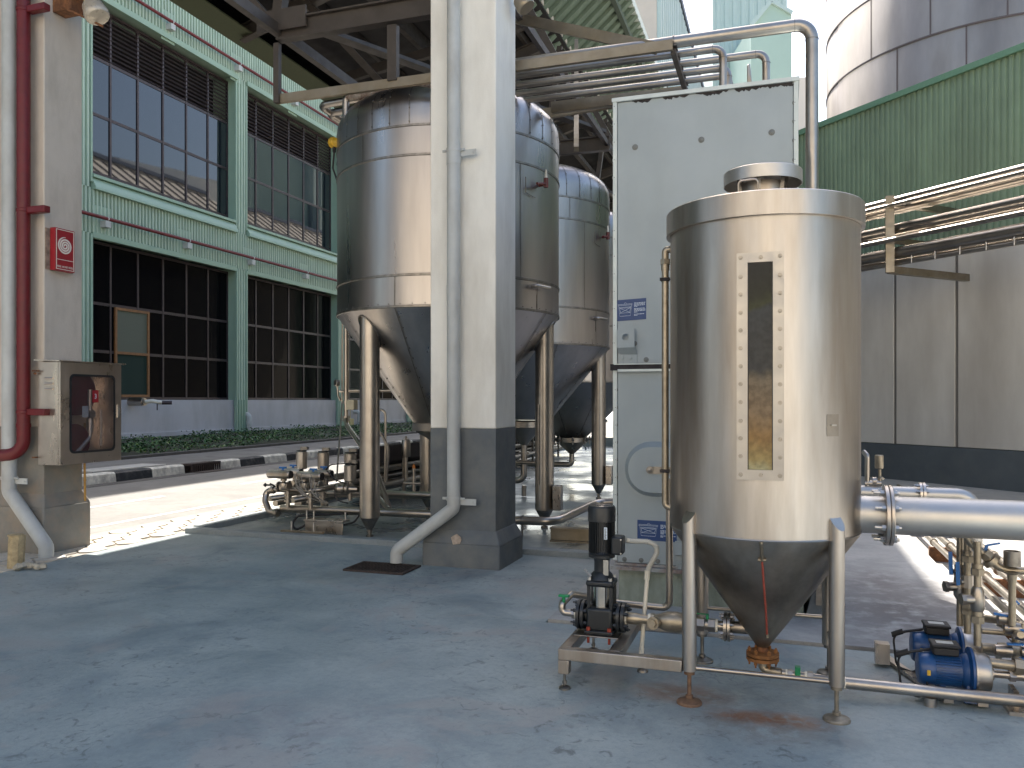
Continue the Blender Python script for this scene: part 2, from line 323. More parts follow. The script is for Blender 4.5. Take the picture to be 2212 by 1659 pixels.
# pavers
PX0, PX1 = -7.95, -6.88
sheet('paver_joints', ground_mat('sandy_joint', (.30,.27,.22), (.38,.34,.29), .9, 6), PX0, PX1, -10, 60, -.022, .06)
b = MB(); a = .175; hy = a*1.5; ry = 0
y = -6
row = 0
while y < 50:
    x = PX0+.12+(a*.87 if row % 2 else 0)
    while x < PX1-.1:
        r = a*.965; z = -.005+random.uniform(-.003, .003)
        pts = [(x+r*.9*sin(pi*k/3)*.98, y+r*cos(pi*k/3), z-.03) for k in range(6)]
        if all(PX0 < p[0] < PX1 for p in pts): b.prism([Vector(p) for p in pts], (0, 0, .03))
        x += a*1.74
    y += hy; row += 1
T['paver'] = ground_mat('hexagonal_pavers', (.50,.45,.38), (.60,.55,.47), .85, 3, (), .2)
struct('paver_strip', b, T['paver'])
# slab, pad, bund, right-hand yard strip
sheet('floor_slab', T['slab'], -6.88, 3.4, -10, 5.62, 0, .2)
b = MB().box((-6.88, 5.625, -.2), (-1.62, 8.1, 0)); struct('floor_slab_rear', b, T['slab'])
b = MB().box((-1.61, 5.65, -.2), (1.42, 30, .018)); struct('concrete_pad', b, T['pad'])
b = MB().box((1.44, 5.65, -.2), (3.4, 6.2, .008)); struct('concrete_strip', b, T['pad'])
b = MB().box((-6.84, 8.1, -.03), (-1.62, 28, .008)); struct('bund_floor', b, T['bund'])
b = MB().box((-6.84, 8.02, -.02), (-1.7, 8.16, .06)).box((-6.84, 8.165, -.02), (-6.68, 28, .075)).box((-6.675, 27.8, -.02), (1.3, 28, .3))
o = struct('bund_kerb', b, T['kerbc']); _bev(o, .01)
# black and white kerb
KX = -12.6
kw = mat('white_kerb_paint', (.74,.71,.62), .8, var=.12, vs=5, dirt=(.12,.11,.10), dirt_amt=.45, dirt_s=6, bump=.3)
kb = mat('black_kerb_paint', (.014,.017,.022), .7, var=.3, vs=6, dirt=(.3,.29,.27), dirt_amt=.15, dirt_s=5, bump=.3)
b = MB(); y = 6.
i = 0
while y < 60:
    L = .98
    if not (15.0 < y+.5 < 16.0):
        b.k = i % 2; b.prism([(KX-.28, y, -.12), (KX, y, -.12), (KX-.04, y, .14), (KX-.08, y, .17), (KX-.28, y, .17)], (0, L-.012, 0))
    y += L; i += 1
struct('road_kerb', b, [kw, kb])
struct('gutter', MB().box((KX-.02, -20, -.06), (KX+.32, 60, -.024)), T['drain'])
struct('footway', MB().box((-15.3, -20, -.2), (KX-.28, 60, .15)), T['walk'])
b = MB().box((-15.55, -20, -.2), (-15.3, 60, .22)); struct('planter_edging', b, T['drain'])
bank = MB(); n = 12
for i in range(n):
    pass
bank.prism([(-15.55, -20, -.1), (-15.55, -20, .17), (-17, -20, .21), (-21.9, -20, .26), (-21.9, -20, -.1)], (0, 90, 0)); struct('planter_soil', bank, T['soil'])
# ground cover: thousands of leaves
leafm = [flat('leaf_green', (.045,.13,.03), .55), flat('leaf_dark', (.018,.06,.02), .6), flat('leaf_yellow', (.10,.17,.03), .55)]
b = MB()
def leaf(x, y, z, s):
    a = random.uniform(0, 2*pi); t = random.uniform(.1, 1.1); d = Vector((cos(a)*cos(t), sin(a)*cos(t), sin(t)*.8)); sd = Vector((-sin(a), cos(a), 0))*.35
    p = Vector((x, y, z)); b.k = random.choice((0, 0, 1, 1, 1, 2)); b.add([p, p+(d*.5+sd)*s, p+d*s, p+(d*.5-sd)*s], [(0, 1, 2, 3)])
for i in range(30000):
    y = 11+40*random.random()**1.2; x = random.uniform(-21.7, -15.6)
    h = .20+.06*sin(x*2.1+y)+.05*sin(y*1.7)
    leaf(x, y, h+random.random()*.09, random.uniform(.05, .11))
for k in range(36):
    cx, cy, hh = random.uniform(-21.6, -15.9), random.uniform(13, 40), random.uniform(.08, .30)
    for i in range(70): leaf(cx+random.gauss(0, .18), cy+random.gauss(0, .3), .22+random.random()*hh, .10)
o = struct('ground_cover', b, leafm, 'stuff'); o['label'] = 'low leafy green ground cover along the mint building'
# lane dashes
b = MB()
for y in range(5, 60, 4): b.box((-10.05, y+.3, -.03), (-9.93, y+2.2, -.026))
b.box((-8.45, -10, -.03), (-8.35, 60, -.0265))
struct('lane_marking', b, T['line'])
# gully inlet in the kerb
b = MB(); y0 = 15.0
for k in range(14): b.box((KX-.05, y0+.03+k*.072, -.02), (KX+.0, y0+.055+k*.072, .15))
b.box((KX-.28, y0, .12), (KX, y0+1, .17)).box((KX-.27, y0, -.06), (KX-.2, y0+1, .12)).box((KX, y0+.05, -.03), (KX+.3, y0+.98, -.015))
single('gully_inlet', b, T['grate'], 'dark slotted drain inlet set into the striped road kerb', 'drain', (KX, 15.5, 0))
b = MB().box((-13.6, 12.6, .15), (-12.95, 14.6, .19)); single('manhole_slab', b, T['conc'], 'pale flat concrete cover on the footway behind the striped kerb', 'drain cover', (-13.3, 13.6, .15), bev=.008)

# ================================================================ mint building on the left
XW = -22.; GB = thing('mint_building', 'mint green ribbed factory building with bands of dark windows and a grey plinth', 'building', (XW-4, 30, 0))
ys0 = [4.7, 13.0, 21.3, 29.6, 37.9, 46.2]; WL = 7.65
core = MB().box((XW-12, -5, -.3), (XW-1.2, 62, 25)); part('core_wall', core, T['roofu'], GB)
b = MB().box((XW-1.19, -5, -.3), (XW-.14, 62, 1.62)); b.box((XW-.139, -5, -.2), (XW-.08, 62, .42)); part('plinth', b, T['greywall'], GB, bev=.01)
def band(z0, z1, pit=.16, dep=.085):
    m = MB().box((XW-1.19, -5, z0), (XW-.07, 62, z1)); m.corr((XW-.066, -4.9, z0), (0,1,0), (0,0,1), (1,0,0), 66.8, z1-z0, pit, dep)
    part('cladding', m, T['green'], GB)
band(7.22, 8.75); band(15.35, 27.4)
for (z0, z1) in ((1.62, 7.22), (8.75, 15.35)):
    for y in ys0+[54.5]:
        m = MB().box((XW-1.19, y-.65, z0+.002), (XW-.07, y, z1-.002))
        m.corr((XW-.066, y-.60, z0), (0,1,0), (0,0,1), (1,0,0), .55, z1-z0, .16, .085)
        part('pier', m, T['green'], GB)
m = MB()
for y in ys0:
    m.box((XW-.06, y-.04, .3), (XW+.06, y+.04, 7.2)).box((XW-.06, y-.7, .3), (XW+.06, y-.62, 7.2))
    m.box((XW-.3, y-.62, .12), (XW-.02, y-.04, 1.62)); m.corr((XW-.018, y-.6, .12), (0,1,0), (0,0,1), (1,0,0), .54, 1.5, .16, .07)
    m.box((XW-.07, y-.02, 8.95), (XW+.03, y+.06, 15.2)).box((XW-.07, y+WL-.07, 8.95), (XW+.03, y+WL+.02, 15.2))
    m.box((XW-.07, y, 15.21), (XW+.09, y+WL, 15.42)).box((XW-.07, y+.05, 7.08), (XW+.06, y+WL-.05, 7.27))
    m.prism([(XW-.4, y+.06, 9.38), (XW+.08, y+.06, 9.22), (XW+.08, y+.06, 9.12), (XW-.4, y+.06, 9.12)], (0, WL-.14, 0))
    m.prism([(XW-.3, y+.06, 9.1), (XW-.02, y+.06, 9.1), (XW+.16, y+.06, 8.8), (XW+.16, y+.06, 8.7), (XW-.3, y+.06, 8.7)], (0, WL-.14, 0))
part('trim', m, T['green2'], GB, bev=.006)
def window(y0, z0, z1, rows, upper, k):
    xg = XW-.45; L = WL; n = 6; f = MB(); st = L/n
    f.box((xg-.05, y0, z0), (xg+.03, y0+L, z0+.09)).box((xg-.05, y0, z1-.08), (xg+.03, y0+L, z1))
    for r in rows: f.box((xg-.05, y0, r-.05), (xg+.025, y0+L, r+.05))
    for i in range(n+1):
        yy = min(max(y0+i*st, y0+.04), y0+L-.04); f.box((xg-.051, yy-.04, z0+.001), (xg+.035, yy+.04, z1-.001))
    W = part('window', f, T['bronze'], GB)
    zt = rows[-1] if upper else z1
    g = MB(); zs = [z0]+[r for r in rows if r < zt]+[zt]
    for i in range(n):
        for j in range(len(zs)-1):
            t = random.uniform(-.004, .004); s = random.uniform(-.003, .003); ya, yb, za, zb = y0+i*st+.04, y0+(i+1)*st-.04, zs[j]+.05, zs[j+1]-.05
            g.prism([(xg-t-s, ya, za), (xg+t-s, yb, za), (xg+t+s, yb, zb), (xg-t+s, ya, zb)], (-.012, 0, 0))
    part('pane', g, T['glass'] if upper else T['glassd'], W, smooth=0)
    if upper:
        q = MB(); z = zt+.08
        while z < z1-.12:
            q.prism([(xg+.06, y0+.05, z), (xg-.04, y0+.05, z+.11), (xg-.055, y0+.05, z+.1), (xg+.045, y0+.05, z-.012)], (0, L-.1, 0)); z += .155
        part('louvre', q, T['bronze'], W)
    part('reveal', MB().box((xg-.1, y0-.001, z0-.3), (XW-.071, y0+.003, z1+.1)), T['green2'], W)
    part('reveal', MB().box((xg-.1, y0+L-.003, z0-.3), (XW-.071, y0+L+.001, z1+.1)), T['green2'], W)
for k, y in enumerate(ys0[:-1]):
    window(y, 9.4, 15.2, [11.45, 13.4], True, k); window(y, 1.63, 7.08, [3.3, 4.95], False, k)
# back wall behind the glass and one timber casement
p0 = on_x(247, 660, XW-.41); p1 = on_x(321, 853, XW-.41)
f = MB(); y0, y1, z1, z0 = p0.y, p1.y, 4.9, 1.72
f.box((XW-.43, y0, z0), (XW-.36, y0+.09, z1)).box((XW-.43, y1-.09, z0), (XW-.36, y1, z1)).box((XW-.43, y0+.09, z1-.09), (XW-.36, y1-.09, z1)).box((XW-.43, y0+.09, z0), (XW-.36, y1-.09, z0+.09)).box((XW-.43, y0+.09, 3.25), (XW-.36, y1-.09, 3.34))
cs = part('casement', f, T['wood'], GB, 'brown framed casement with pale blinds in the lower window')
cs2 = MB().box((XW-.42, y0+.09, 3.34), (XW-.405, y1-.09, z1-.09)); part('blind', cs2, flat('dusty_blind', (.10,.11,.08), .7), cs)
cs3 = MB().box((XW-.42, y0+.09, z0+.09), (XW-.405, y1-.09, 3.25)); part('curtain', cs3, flat('dark_green_panel', (.004,.022,.014), .8), cs)
# fire pipes along the facade
def firepipe(z, lab):
    t = thing('fire_pipe', lab, 'pipe', (XW+.3, 30, z)); part('pipe', MB().cyl((XW+.22, 0, z), (XW+.22, 60, z), .062, n=14), T['red'], t)
    for y in ([24.9, 28.9, 33.1, 37.3] if z > 10 else [21.8, 25.8, 29.8, 34.0, 38.]):
        m = MB().box((XW-.02, y-.35, z-.72), (XW+.005, y+.35, z+.42)); part('patch_plate', m, T['green2'], t)
        m = MB().box((XW+.006, y-.12, z-.3), (XW+.26, y+.12, z-.075)).cyl((XW+.22, y-.02, z-.005), (XW+.22, y+.02, z-.005), .075, n=12); part('bracket', m, T['pvc'], t, bev=.01)
firepipe(7.78, 'thin red fire pipe running along the mint facade between the two window rows')
firepipe(15.85, 'thin red fire pipe running along the mint facade above the upper windows')
# small tap outlet and plinth downpipe
p = on_x(281, 868, XW-.14); t = thing('wall_outlet', 'short steel outlet with white elbow sticking out of the grey plinth', 'outlet pipe', p)
part('sleeve', MB().cyl(p, p+Vector((.62, 0, 0)), .15, n=20).cyl(p+Vector((.621,0,0)), p+Vector((.68,0,0)), .12, n=20), T['steel2'], t)
part('elbow', MB().sweep([p+Vector((.68,0,0)), p+Vector((.9,.1,.03)), p+Vector((1.15,.28,-.03))], .07), T['pvcw'], t)
part('spout', MB().cyl(p+Vector((1.15,.28,-.03)), p+Vector((1.4,.5,-.03)), .07, n=14).cyl(p+Vector((1.02,.2,-.05)), p+Vector((1.02,.2,-.3)), .02), T['bronze'], t)
for px, lab in ((538, 'grey elbow downpipe stub against the plinth, left of the big tank'), (775, 'grey elbow downpipe stub against the plinth, behind the big tank leg')):
    p = on_x(px, 940, XW+.05); single('drain_stub', MB().sweep([(XW-.2, p.y-.2, 1.0), (XW+.12, p.y-.1, 1.0), (XW+.12, p.y-.1, .1)], .12, n=16).cyl((XW+.12, p.y-.1, .55), (XW+.12, p.y-.1, .68), .14), T['pvc'], lab, 'downpipe', (XW+.1, p.y, .1))
p = on_x(867, 1018, XW+.1); single('junction_box', MB().box((XW-.08, 38.3, .25), (XW+.12, 38.7, .62)).cyl((XW, 38.5, .6), (XW, 38.5, 1.3), .02), mat('yellowed_box', (.5,.42,.2), .6), 'small yellowed box low on the grey plinth behind the tank pipes', 'electrical box', (XW, 38.5, .3), bev=.02)

# ================================================================ canopy roof over the tanks
EX, EZ = -10.2, 8.9; RX, RZ = -5.52, 10.31; SX, SZ = -3.71, 11.91; RY0, RY1 = -1., 34.
CR = thing('canopy_roof', 'large open steel canopy roof with dark underside sheltering the tanks', 'canopy roof', (-5, 10, 5.7))
sl_ = (RZ-EZ)/(RX-EX)
def rz(x): return EZ+(x-EX)*sl_
b = MB().prism([(EX, RY0, EZ+.12), (RX+.4, RY0, rz(RX+.4)+.12), (RX+.4, RY0, rz(RX+.4)+.22), (EX, RY0, EZ+.22)], (0, RY1-RY0, 0)); part('roof_sheet', b, T['roofc'], CR)
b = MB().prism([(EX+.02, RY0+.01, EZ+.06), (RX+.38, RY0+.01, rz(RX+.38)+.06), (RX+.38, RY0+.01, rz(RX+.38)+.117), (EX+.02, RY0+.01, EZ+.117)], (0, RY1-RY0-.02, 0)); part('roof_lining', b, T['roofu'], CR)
b = MB(); y = RY0+.5
while y < RY1: b.bar((EX, y, EZ+.26), (RX, y, rz(RX)+.26), .07, .08); y += 1.0
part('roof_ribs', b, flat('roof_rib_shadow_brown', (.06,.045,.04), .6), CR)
b = MB().box((EX-.03, RY0, EZ-.26), (EX, RY1, EZ+.34)).box((EX, RY0, EZ-.26), (EX+.55, RY1, EZ-.23)); part('fascia', b, flat('olive_green_fascia', (.10,.11,.06), .6), CR)
b = MB()
for x in (-9.6, -8.6, -7.6, -6.6, -5.8): b.bar((x, RY0+.1, rz(x)-.06), (x, RY1-.1, rz(x)-.06), .09, .2)
part('purlins', b, T['beamd'], CR)
for y in (2.8, 8, 13.2, 18.4, 23.6, 28.8, 33):
    b = MB(); b.ibeam((EX+.3, y, rz(EX+.3)-.32), (RX+.1, y, rz(RX)-.32), .16, .3); part('rafter', b, T['beam'], CR)
# lower truss frame at the front row
def beam(name, *segs, m='beam'): 
    q = MB()
    for s in segs:
        if len(s) == 4: q.ibeam(*s)
        else: q.bar(*s)
    return part(name, q, T[m], CR)
ZB = 5.85
for y, xr in ((8.0, -2.9), (13.2, -2.7), (18.4, -2.7), (23.6, -2.7)):
    beam('tie_beam', ((-5.5, y, ZB), (xr, y, ZB), .12, .24))
b = MB(); b.bar((-5.5, 0, ZB), (-5.5, 27, ZB), .09, .12); part('longitudinal_beam', b, T['beam'], CR)
b = MB(); b.bar((-2.75, 8, ZB), (-2.75, 27, ZB), .06, .09); part('longitudinal_beam', b, T['beam'], CR)
for y in (8.0, 13.2, 18.4, 23.6):
    for a_, b_ in (((-5.5, y, ZB+.14), (-4.95, y, 9.9)), ((-5.6, y, ZB+.1), (-8.6, y, 9.2)), ((-2.9, y, ZB+.14), (-4.9, y, 9.8))): part('truss_web', MB().bar(a_, b_, .12, .12), T['beam'], CR)
q = MB().box((-5.75, 7.93, ZB-.02), (-5.1, 7.95, ZB+.22)); part('gusset_plate', q, T['beam'], CR)
q = MB(); q.bar((-5.52, 8.0, ZB-.14), (-5.52, 8.0, 5.03), .07, .06); q.bar((-4.05, 8.02, ZB-.14), (-4.05, 8.02, 5.1), .11, .08)
q.bar((-5.4, 8.1, ZB+.16), (-2.8, 13.1, ZB+.16), .16, .05).bar((-5.4, 13.3, ZB+.16), (-2.8, 18.3, ZB+.16), .16, .05); part('hanger_and_brace', q, T['beam'], CR)
q = MB()
for x in (-9.2, -7.4, -6.3): q.bar((x, RY0+1, rz(x)-.5), (x, RY1-1, rz(x)-.5), .12, .14)
for y in (10.6, 15.8, 21): q.bar((-9.2, y, 8.7), (-5.0, y, 9.3), .12, .2)
part('upper_purlins', q, T['beamd'], CR)
# steep ribbed green slope rising from the canopy, with flashing and pale wall above
d = Vector((SX-RX, 0, SZ-RZ)); ln = d.length; d.normalize(); nd = Vector((d.z, 0, -d.x))
b = MB(); b.corr((RX, RY0, RZ), (0,1,0), d, nd, RY1+12-RY0, ln, .42, .09, .22)
part('green_slope', b, T['sgreen'], CR, 'ribbed green sheet sloping up from the canopy edge')
b = MB(); q0 = Vector((RX, RY0, RZ))-nd*.05; b.prism([q0, q0+d*ln, q0+d*ln-nd*.06, q0-nd*.06], (0, RY1+12-RY0, 0)); part('slope_backing', b, T['roofc'], CR)
b = MB().box((SX-.32, RY0, SZ-.42), (SX-.2, RY1+12, SZ-.08)).box((RX-.12, RY0, RZ-.12), (RX+.05, RY1+12, RZ-.02)); part('dark_trim', b, flat('dark_green_trim', (.09,.12,.09), .6), CR)
b = MB().box((SX-.3, RY0, SZ-.079), (SX+.05, RY1+12, SZ+.16)); part('white_flashing', b, flat('pale_flashing', (.6,.66,.6), .5), CR)
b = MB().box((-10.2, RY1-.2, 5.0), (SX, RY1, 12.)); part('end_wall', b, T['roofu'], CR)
UW = thing('upper_hall', 'pale ribbed hall wall rising behind the canopy slope', 'building', (SX-.6, 40, 12))
b = MB().box((SX-1.4, 25.5, SZ+.165), (SX-.02, 64, 16.65)).box((SX-1.4, 34.2, 0), (SX-.021, 60, SZ+.16)); part('body', b, T['roofc'], UW)
b = MB().prism([(SX-1.41, 25.5, 16.4), (SX-1.41, 25.5, 13), (SX-6.2, 25.5, 13)], (0, 38.5, 0)); part('rear_roof', b, T['roofc'], UW)
b = MB(); y = 26
while y < 64: b.bar((SX-1.42, y, 16.46), (SX-6.2, y, 13.06), .10, .09); y += 1.15
part('roof_ribs', b, flat('roof_rib_brown', (.05,.04,.035), .6), UW)
b = MB().corr((SX-.015, 25.5, SZ+.17), (0,1,0), (0,0,1), (1,0,0), 38, 4.4, .5, .10); part('cladding', b, mat('pale_blue_green_sheet', (.42,.52,.50), .5, var=.06, vs=1), UW)
b = MB().box((SX-1.5, 25.4, 16.6), (SX+.12, 64.1, 16.85)); part('parapet_trim', b, flat('dark_blue_grey_trim', (.08,.10,.14), .5), UW)
# ================================================================ masonry columns
def column(x0, x1, y0, y1, top, lab, mt, ml, mbase, zb, px, pz=.23, cz=.36):
    t = thing('column', lab, 'column', ((x0+x1)/2, (y0+y1)/2, 0), 'masonry columns of the canopy')
    part('shaft', MB().box((x0, y0, zb), (x1, y1, top)), mt, t, bev=.012)
    part('painted_band', MB().box((x0+.0, y0, cz-.03), (x1, y1, zb-.001)), ml, t, bev=.006)
    a, b_, c, d = x0-px, x1+px, y0-px, y1+px
    m = MB(); q = .02
    for (z0, z1, e) in ((-.05, pz, 0),): m.box((a, c, z0), (b_, d, z1))
    vs = [(a,c,pz),(b_,c,pz),(b_,d,pz),(a,d,pz),(x0,y0,cz),(x1,y0,cz),(x1,y1,cz),(x0,y1,cz)]
    m.add(vs, [(0,1,5,4),(1,2,6,5),(2,3,7,6),(3,0,4,7),(4,5,6,7)]); part('pedestal', m, mbase, t, bev=.015); return t
wc = column(-3.26, -2.58, 7.25, 7.85, 10.9, 'tall white square column with dark grey lower band in the middle', T['white'], T['greyp'], T['greyp'], 1.33, .06)
# chipped plaster patch on the pedestal corner
p = on_y(985, 1166, 7.185)
m = MB(); m.prism([(p.x+.055*cos(k*pi/4.5)*(1+.2*sin(k*2.3)), 7.189, p.z+.05*sin(k*pi/4.5)*(1+.15*cos(k*3.1))) for k in range(9)], (0, -.0022, 0)); CHIP = m
part('bare_patch', CHIP, mat('bare_plaster', (.42,.34,.27), .9, var=.2, vs=30), wc)
cl = column(-8.05, -7.36, 6.52, 7.01, 9.5, 'beige square column carrying the hose cabinet at the left edge', T['beige'], T['greyb'], T['greyb'], 1.32, .06, .48, .62)
def clamp(t, x, y, z, r, side=1):
    m = MB().cyl((x, y, z-.015), (x, y, z+.015), r+.008, n=24).box((x-r-.05, y-.006, z-.012), (x+r+.05, y+.006, z+.012)).box((x+r, y+.01, z-.06), (x+r+.16, y+.02, z+.0))
    m.hexb((x-r-.03, y-.006, z), (0,-1,0), .008, .012).hexb((x+r+.03, y-.006, z), (0,-1,0), .008, .012).hexb((x+r+.13, y+.01, z-.03), (0,-1,0), .008, .01); part('clamp', m, T['pvc'], t)
t = thing('downpipe', 'grey plastic downpipe on the white column with bent foot over the floor grate', 'downpipe', (-2.98, 7.16, 0))
cx = on_y(980, 900, 7.16).x; e = on_y(981, 1098, 7.16); f = on_y(861, 1205, 7.14)
part('pipe', MB().sweep([(cx, 7.16, 9.6), (cx, 7.16, e.z), (f.x, 7.1, .14), (f.x-.0, 7.1, .03)], .064, n=20, bend=.05, seg=2).cyl((cx, 7.16, 2.55), (cx, 7.16, 2.70), .068, n=20).cyl((cx, 7.16, 3.85), (cx, 7.16, 3.98), .068, n=20), T['pvc'], t)
clamp(t, cx, 7.16, on_y(981, 325, 7.16).z, .064); clamp(t, cx, 7.16, on_y(981, 1077, 7.16).z, .064)
YL = 6.40
t = thing('downpipe', 'grey plastic downpipe at the left edge with bent foot by the beige column', 'downpipe', (-7.6, YL, 0))
xa = on_y(20, 600, YL-.02).x; e = on_y(20, 1062, YL-.02); f = on_y(100, 1180, YL-.05); g = on_y(108, 1207, YL-.05)
part('pipe', MB().sweep([(xa, YL-.02, 9), (xa, YL-.02, e.z), (f.x, YL-.05, f.z), (f.x, YL-.05, .0)], .071, n=20, bend=.06, seg=2), T['pvc'], t); clamp(t, xa, YL-.02, on_y(20, 1032, YL).z, .071)
t = thing('fire_riser', 'thick dark red fire main standing against the beige column', 'pipe', (-7.7, YL, 0))
xr = on_y(51, 600, YL).x; e = on_y(51, 975, YL)
part('riser', MB().sweep([(xr, YL, 9), (xr, YL, e.z-.02), (xr-.3, YL-.14, e.z-.05), (xr-1.6, YL-.3, e.z-.02)], .064, n=20, bend=.16, seg=8), T['red'], t)
for py in (22, 455, 890):
    z = on_y(51, py, YL).z; m = MB().box((xr+.05, YL-.02, z-.035), (xr+.30, YL+.06, z+.035)).cyl((xr, YL, z-.02), (xr, YL, z+.02), .07, n=20); part('bracket', m, T['red'], t, bev=.008)
part('elbow_collar', MB().cyl((xr, YL, e.z+.25), (xr, YL, e.z+.29), .07, n=20), T['red'], t)
# ---- hose reel sign on the beige column
xs = -7.36; ya, yb = 6.58, 6.83; z0, z1 = 2.98, 3.43
t = thing('hose_reel_sign', 'red fire hose reel sign box with a white coil on the beige column', 'sign', (xs, 6.7, 3.2))
part('box', MB().box((xs+.014, ya, z0), (xs+.085, yb, z1)), T['signred'], t, bev=.004)
part('backing', MB().box((xs, ya-.05, z0+.005), (xs+.012, yb+.045, z1-.01)), mat('rusty_backing', (.25,.19,.14), .8, var=.4, vs=15), t)
xf = xs+.087
m = MB(); w_ = .007
for (a, b_, c, d) in ((ya+.012, yb-.012, z0+.012, z0+.012+w_), (ya+.012, yb-.012, z1-.012-w_, z1-.012), (ya+.02, yb-.02, z0+.115, z0+.121)): m.box((xf-.001, a, c), (xf+.0015, b_, d))
for y in (ya+.012, yb-.012-w_): m.box((xf-.001, y, z0+.012+w_), (xf+.0015, y+w_, z1-.012-w_))
part('border', m, T['signw'], t)
m = MB(); yc, zc = (ya+yb)/2, z0+.27; pts = []
for i in range(130):
    a = i/130*2*pi*3.35-.4; r = .010+.0245*a/(2*pi); pts.append((xf, yc-r*cos(a), zc+r*sin(a)))
n_ = len(pts)
vs = []
for i in range(n_):
    a = Vector(pts[max(i-1,0)]); c = Vector(pts[min(i+1,n_-1)]); dd = (c-a).normalized(); sd = dd.cross(Vector((1,0,0)))
    wd = .0085*min(1, (n_-i)/8+.15); P = Vector(pts[i]); vs += [P+sd*wd-Vector((.001,0,0)), P-sd*wd-Vector((.001,0,0)), P-sd*wd+Vector((.0015,0,0)), P+sd*wd+Vector((.0015,0,0))]
m.add(vs, [(4*i+k, 4*i+4+k, 4*i+4+(k+1)%4, 4*i+(k+1)%4) for i in range(n_-1) for k in range(4)]); part('coil_symbol', m, T['signw'], t)
part('lettering', text_mb('FIRE HOSE REEL', .030, (xf, (ya+yb)/2, z0+.034), (0,1,0), (0,0,1), .001), T['signw'], t)
# ---- hose cabinet
X0, X1, Y0, Y1, Z0, Z1 = -7.36, -7.06, 6.45, 7.26, .93, 2.0
t = thing('hose_cabinet', 'stainless hose reel cabinet with dark glazed door on the beige column', 'cabinet', (X0, 6.85, Z0))
th = .012
m = MB().box((X0, Y0, Z0), (X1-.03, Y0+th, Z1)).box((X0, Y1-th, Z0), (X1-.03, Y1, Z1)).box((X0, Y0+th+.001, Z0), (X1-.03, Y1-th-.001, Z0+th)).box((X0, Y0+th+.001, Z1-th), (X1-.03, Y1-th-.001, Z1)).box((X0+.001, Y0+th+.001, Z0+th+.001), (X0+.01, Y1-th-.001, Z1-th-.001)); part('body', m, T['cabinet'], t)
m = MB().prism([(X0-.02, Y0-.04, Z1+.015), (X1+.03, Y0-.04, Z1+.002), (X1+.03, Y0-.04, Z1+.014), (X0-.02, Y0-.04, Z1+.027)], (0, Y1-Y0+.08, 0)); part('roof', m, T['cabinet'], t)
# louvres
m = MB()
for k in range(3):
    z = Z1-.17-k*.055; m.sweep([(X0+.09, Y0-.001, z), (X0+.20, Y0-.001, z)], .011, n=8)
part('vent', m, T['cabinet'], t)
def rrect(u0, u1, v0, v1, r, n=6):
    o = []
    for (cu, cv, a0) in ((u1-r, v1-r, 0), (u0+r, v1-r, pi/2), (u0+r, v0+r, pi), (u1-r, v0+r, 3*pi/2)):
        for i in range(n+1): a = a0+pi/2*i/n; o.append((cu+r*cos(a), cv+r*sin(a)))
    return o
def ringplate(m, outer, inner, f0, f1):
    """outer / inner 2d loops of equal length; f maps (u, v) to front and back points"""
    n = len(outer); vs = [f0(*p) for p in outer]+[f0(*p) for p in inner]+[f1(*p) for p in outer]+[f1(*p) for p in inner]; fs = []
    for i in range(n):
        j = (i+1) % n; fs += [(i, j, n+j, n+i), (2*n+j, 2*n+i, 3*n+i, 3*n+j), (j, i, 2*n+i, 2*n+j), (n+i, n+j, 3*n+j, 3*n+i)]
    return m.add(vs, fs)
inn = rrect(Y0+.12, Y1-.10, Z0+.12, Z1-.13, .05); out = []
for (u, v) in inn:
    out.append((Y0+.001 if u < (Y0+Y1)/2 else Y1-.001, v)) if False else None
out = []
for k, (cu, cv) in enumerate(((Y1-.001, Z1-.001), (Y0+.001, Z1-.001), (Y0+.001, Z0+.001), (Y1-.001, Z0+.001))):
    out += [(cu, cv)]*7
m = ringplate(MB(), out, inn, lambda u, v: (X1, u, v), lambda u, v: (X1-.028, u, v)); d_ = part('door', m, T['cabinet'], t)
inn2 = rrect(Y0+.135, Y1-.115, Z0+.135, Z1-.145, .045); m = ringplate(MB(), rrect(Y0+.112, Y1-.092, Z0+.112, Z1-.122, .055), inn2, lambda u, v: (X1+.006, u, v), lambda u, v: (X1+.001, u, v)); part('gasket', m, T['rubber'], d_)
m = MB().box((X1-.02, Y0+.11, Z0+.11), (X1-.014, Y1-.09, Z1-.12)); part('door_glass', m, glassy('cabinet_glass', (.75,.7,.7), .02, 1.4, .97), d_)
m = MB().box((X1+.001, Y1-.06, Z0+.48), (X1+.012, Y1-.03, Z0+.62)); part('latch', m, T['bolt'], d_)
yc = Y0+.27
m = MB().cyl((X0+.06, yc+.06, 1.68), (X0+.18, yc+.06, 1.68), .24, n=32).cyl((X0+.05, yc+.0, 1.15), (X0+.2, yc+.0, 1.15), .2, n=32); part('hose_reel', m, T['red'], t)
m = MB().sweep([(X0+.2, yc+.2, 1.72), (X0+.2, yc+.2, 1.2), (X0+.2, yc+.0, 1.02)], .022).cyl((X0+.18, yc+.2, 1.45), (X0+.24, yc+.2, 1.45), .045).cyl((X0+.2, yc+.2, 1.25), (X0+.2, yc+.2, 1.4), .035).cyl((X0+.2, yc+.35, 1.1), (X0+.2, yc+.35, 1.5), .012); part('nozzle', m, T['bolt'], t)
m = MB().box((X1-.012, Y0+.42, 1.58), (X1-.010, Y0+.50, 1.71)); tg = part('number_tag', m, T['signred'], t)
part('number', text_mb('3', .075, (X1-.0095, Y0+.46, 1.62), (0,1,0), (0,0,1), .0005), T['signwhite'], tg)
part('paper_tag', MB().box((X1-.03, Y0+.3, 1.42), (X1-.028, Y0+.38, 1.54)), T['signwhite'], t)
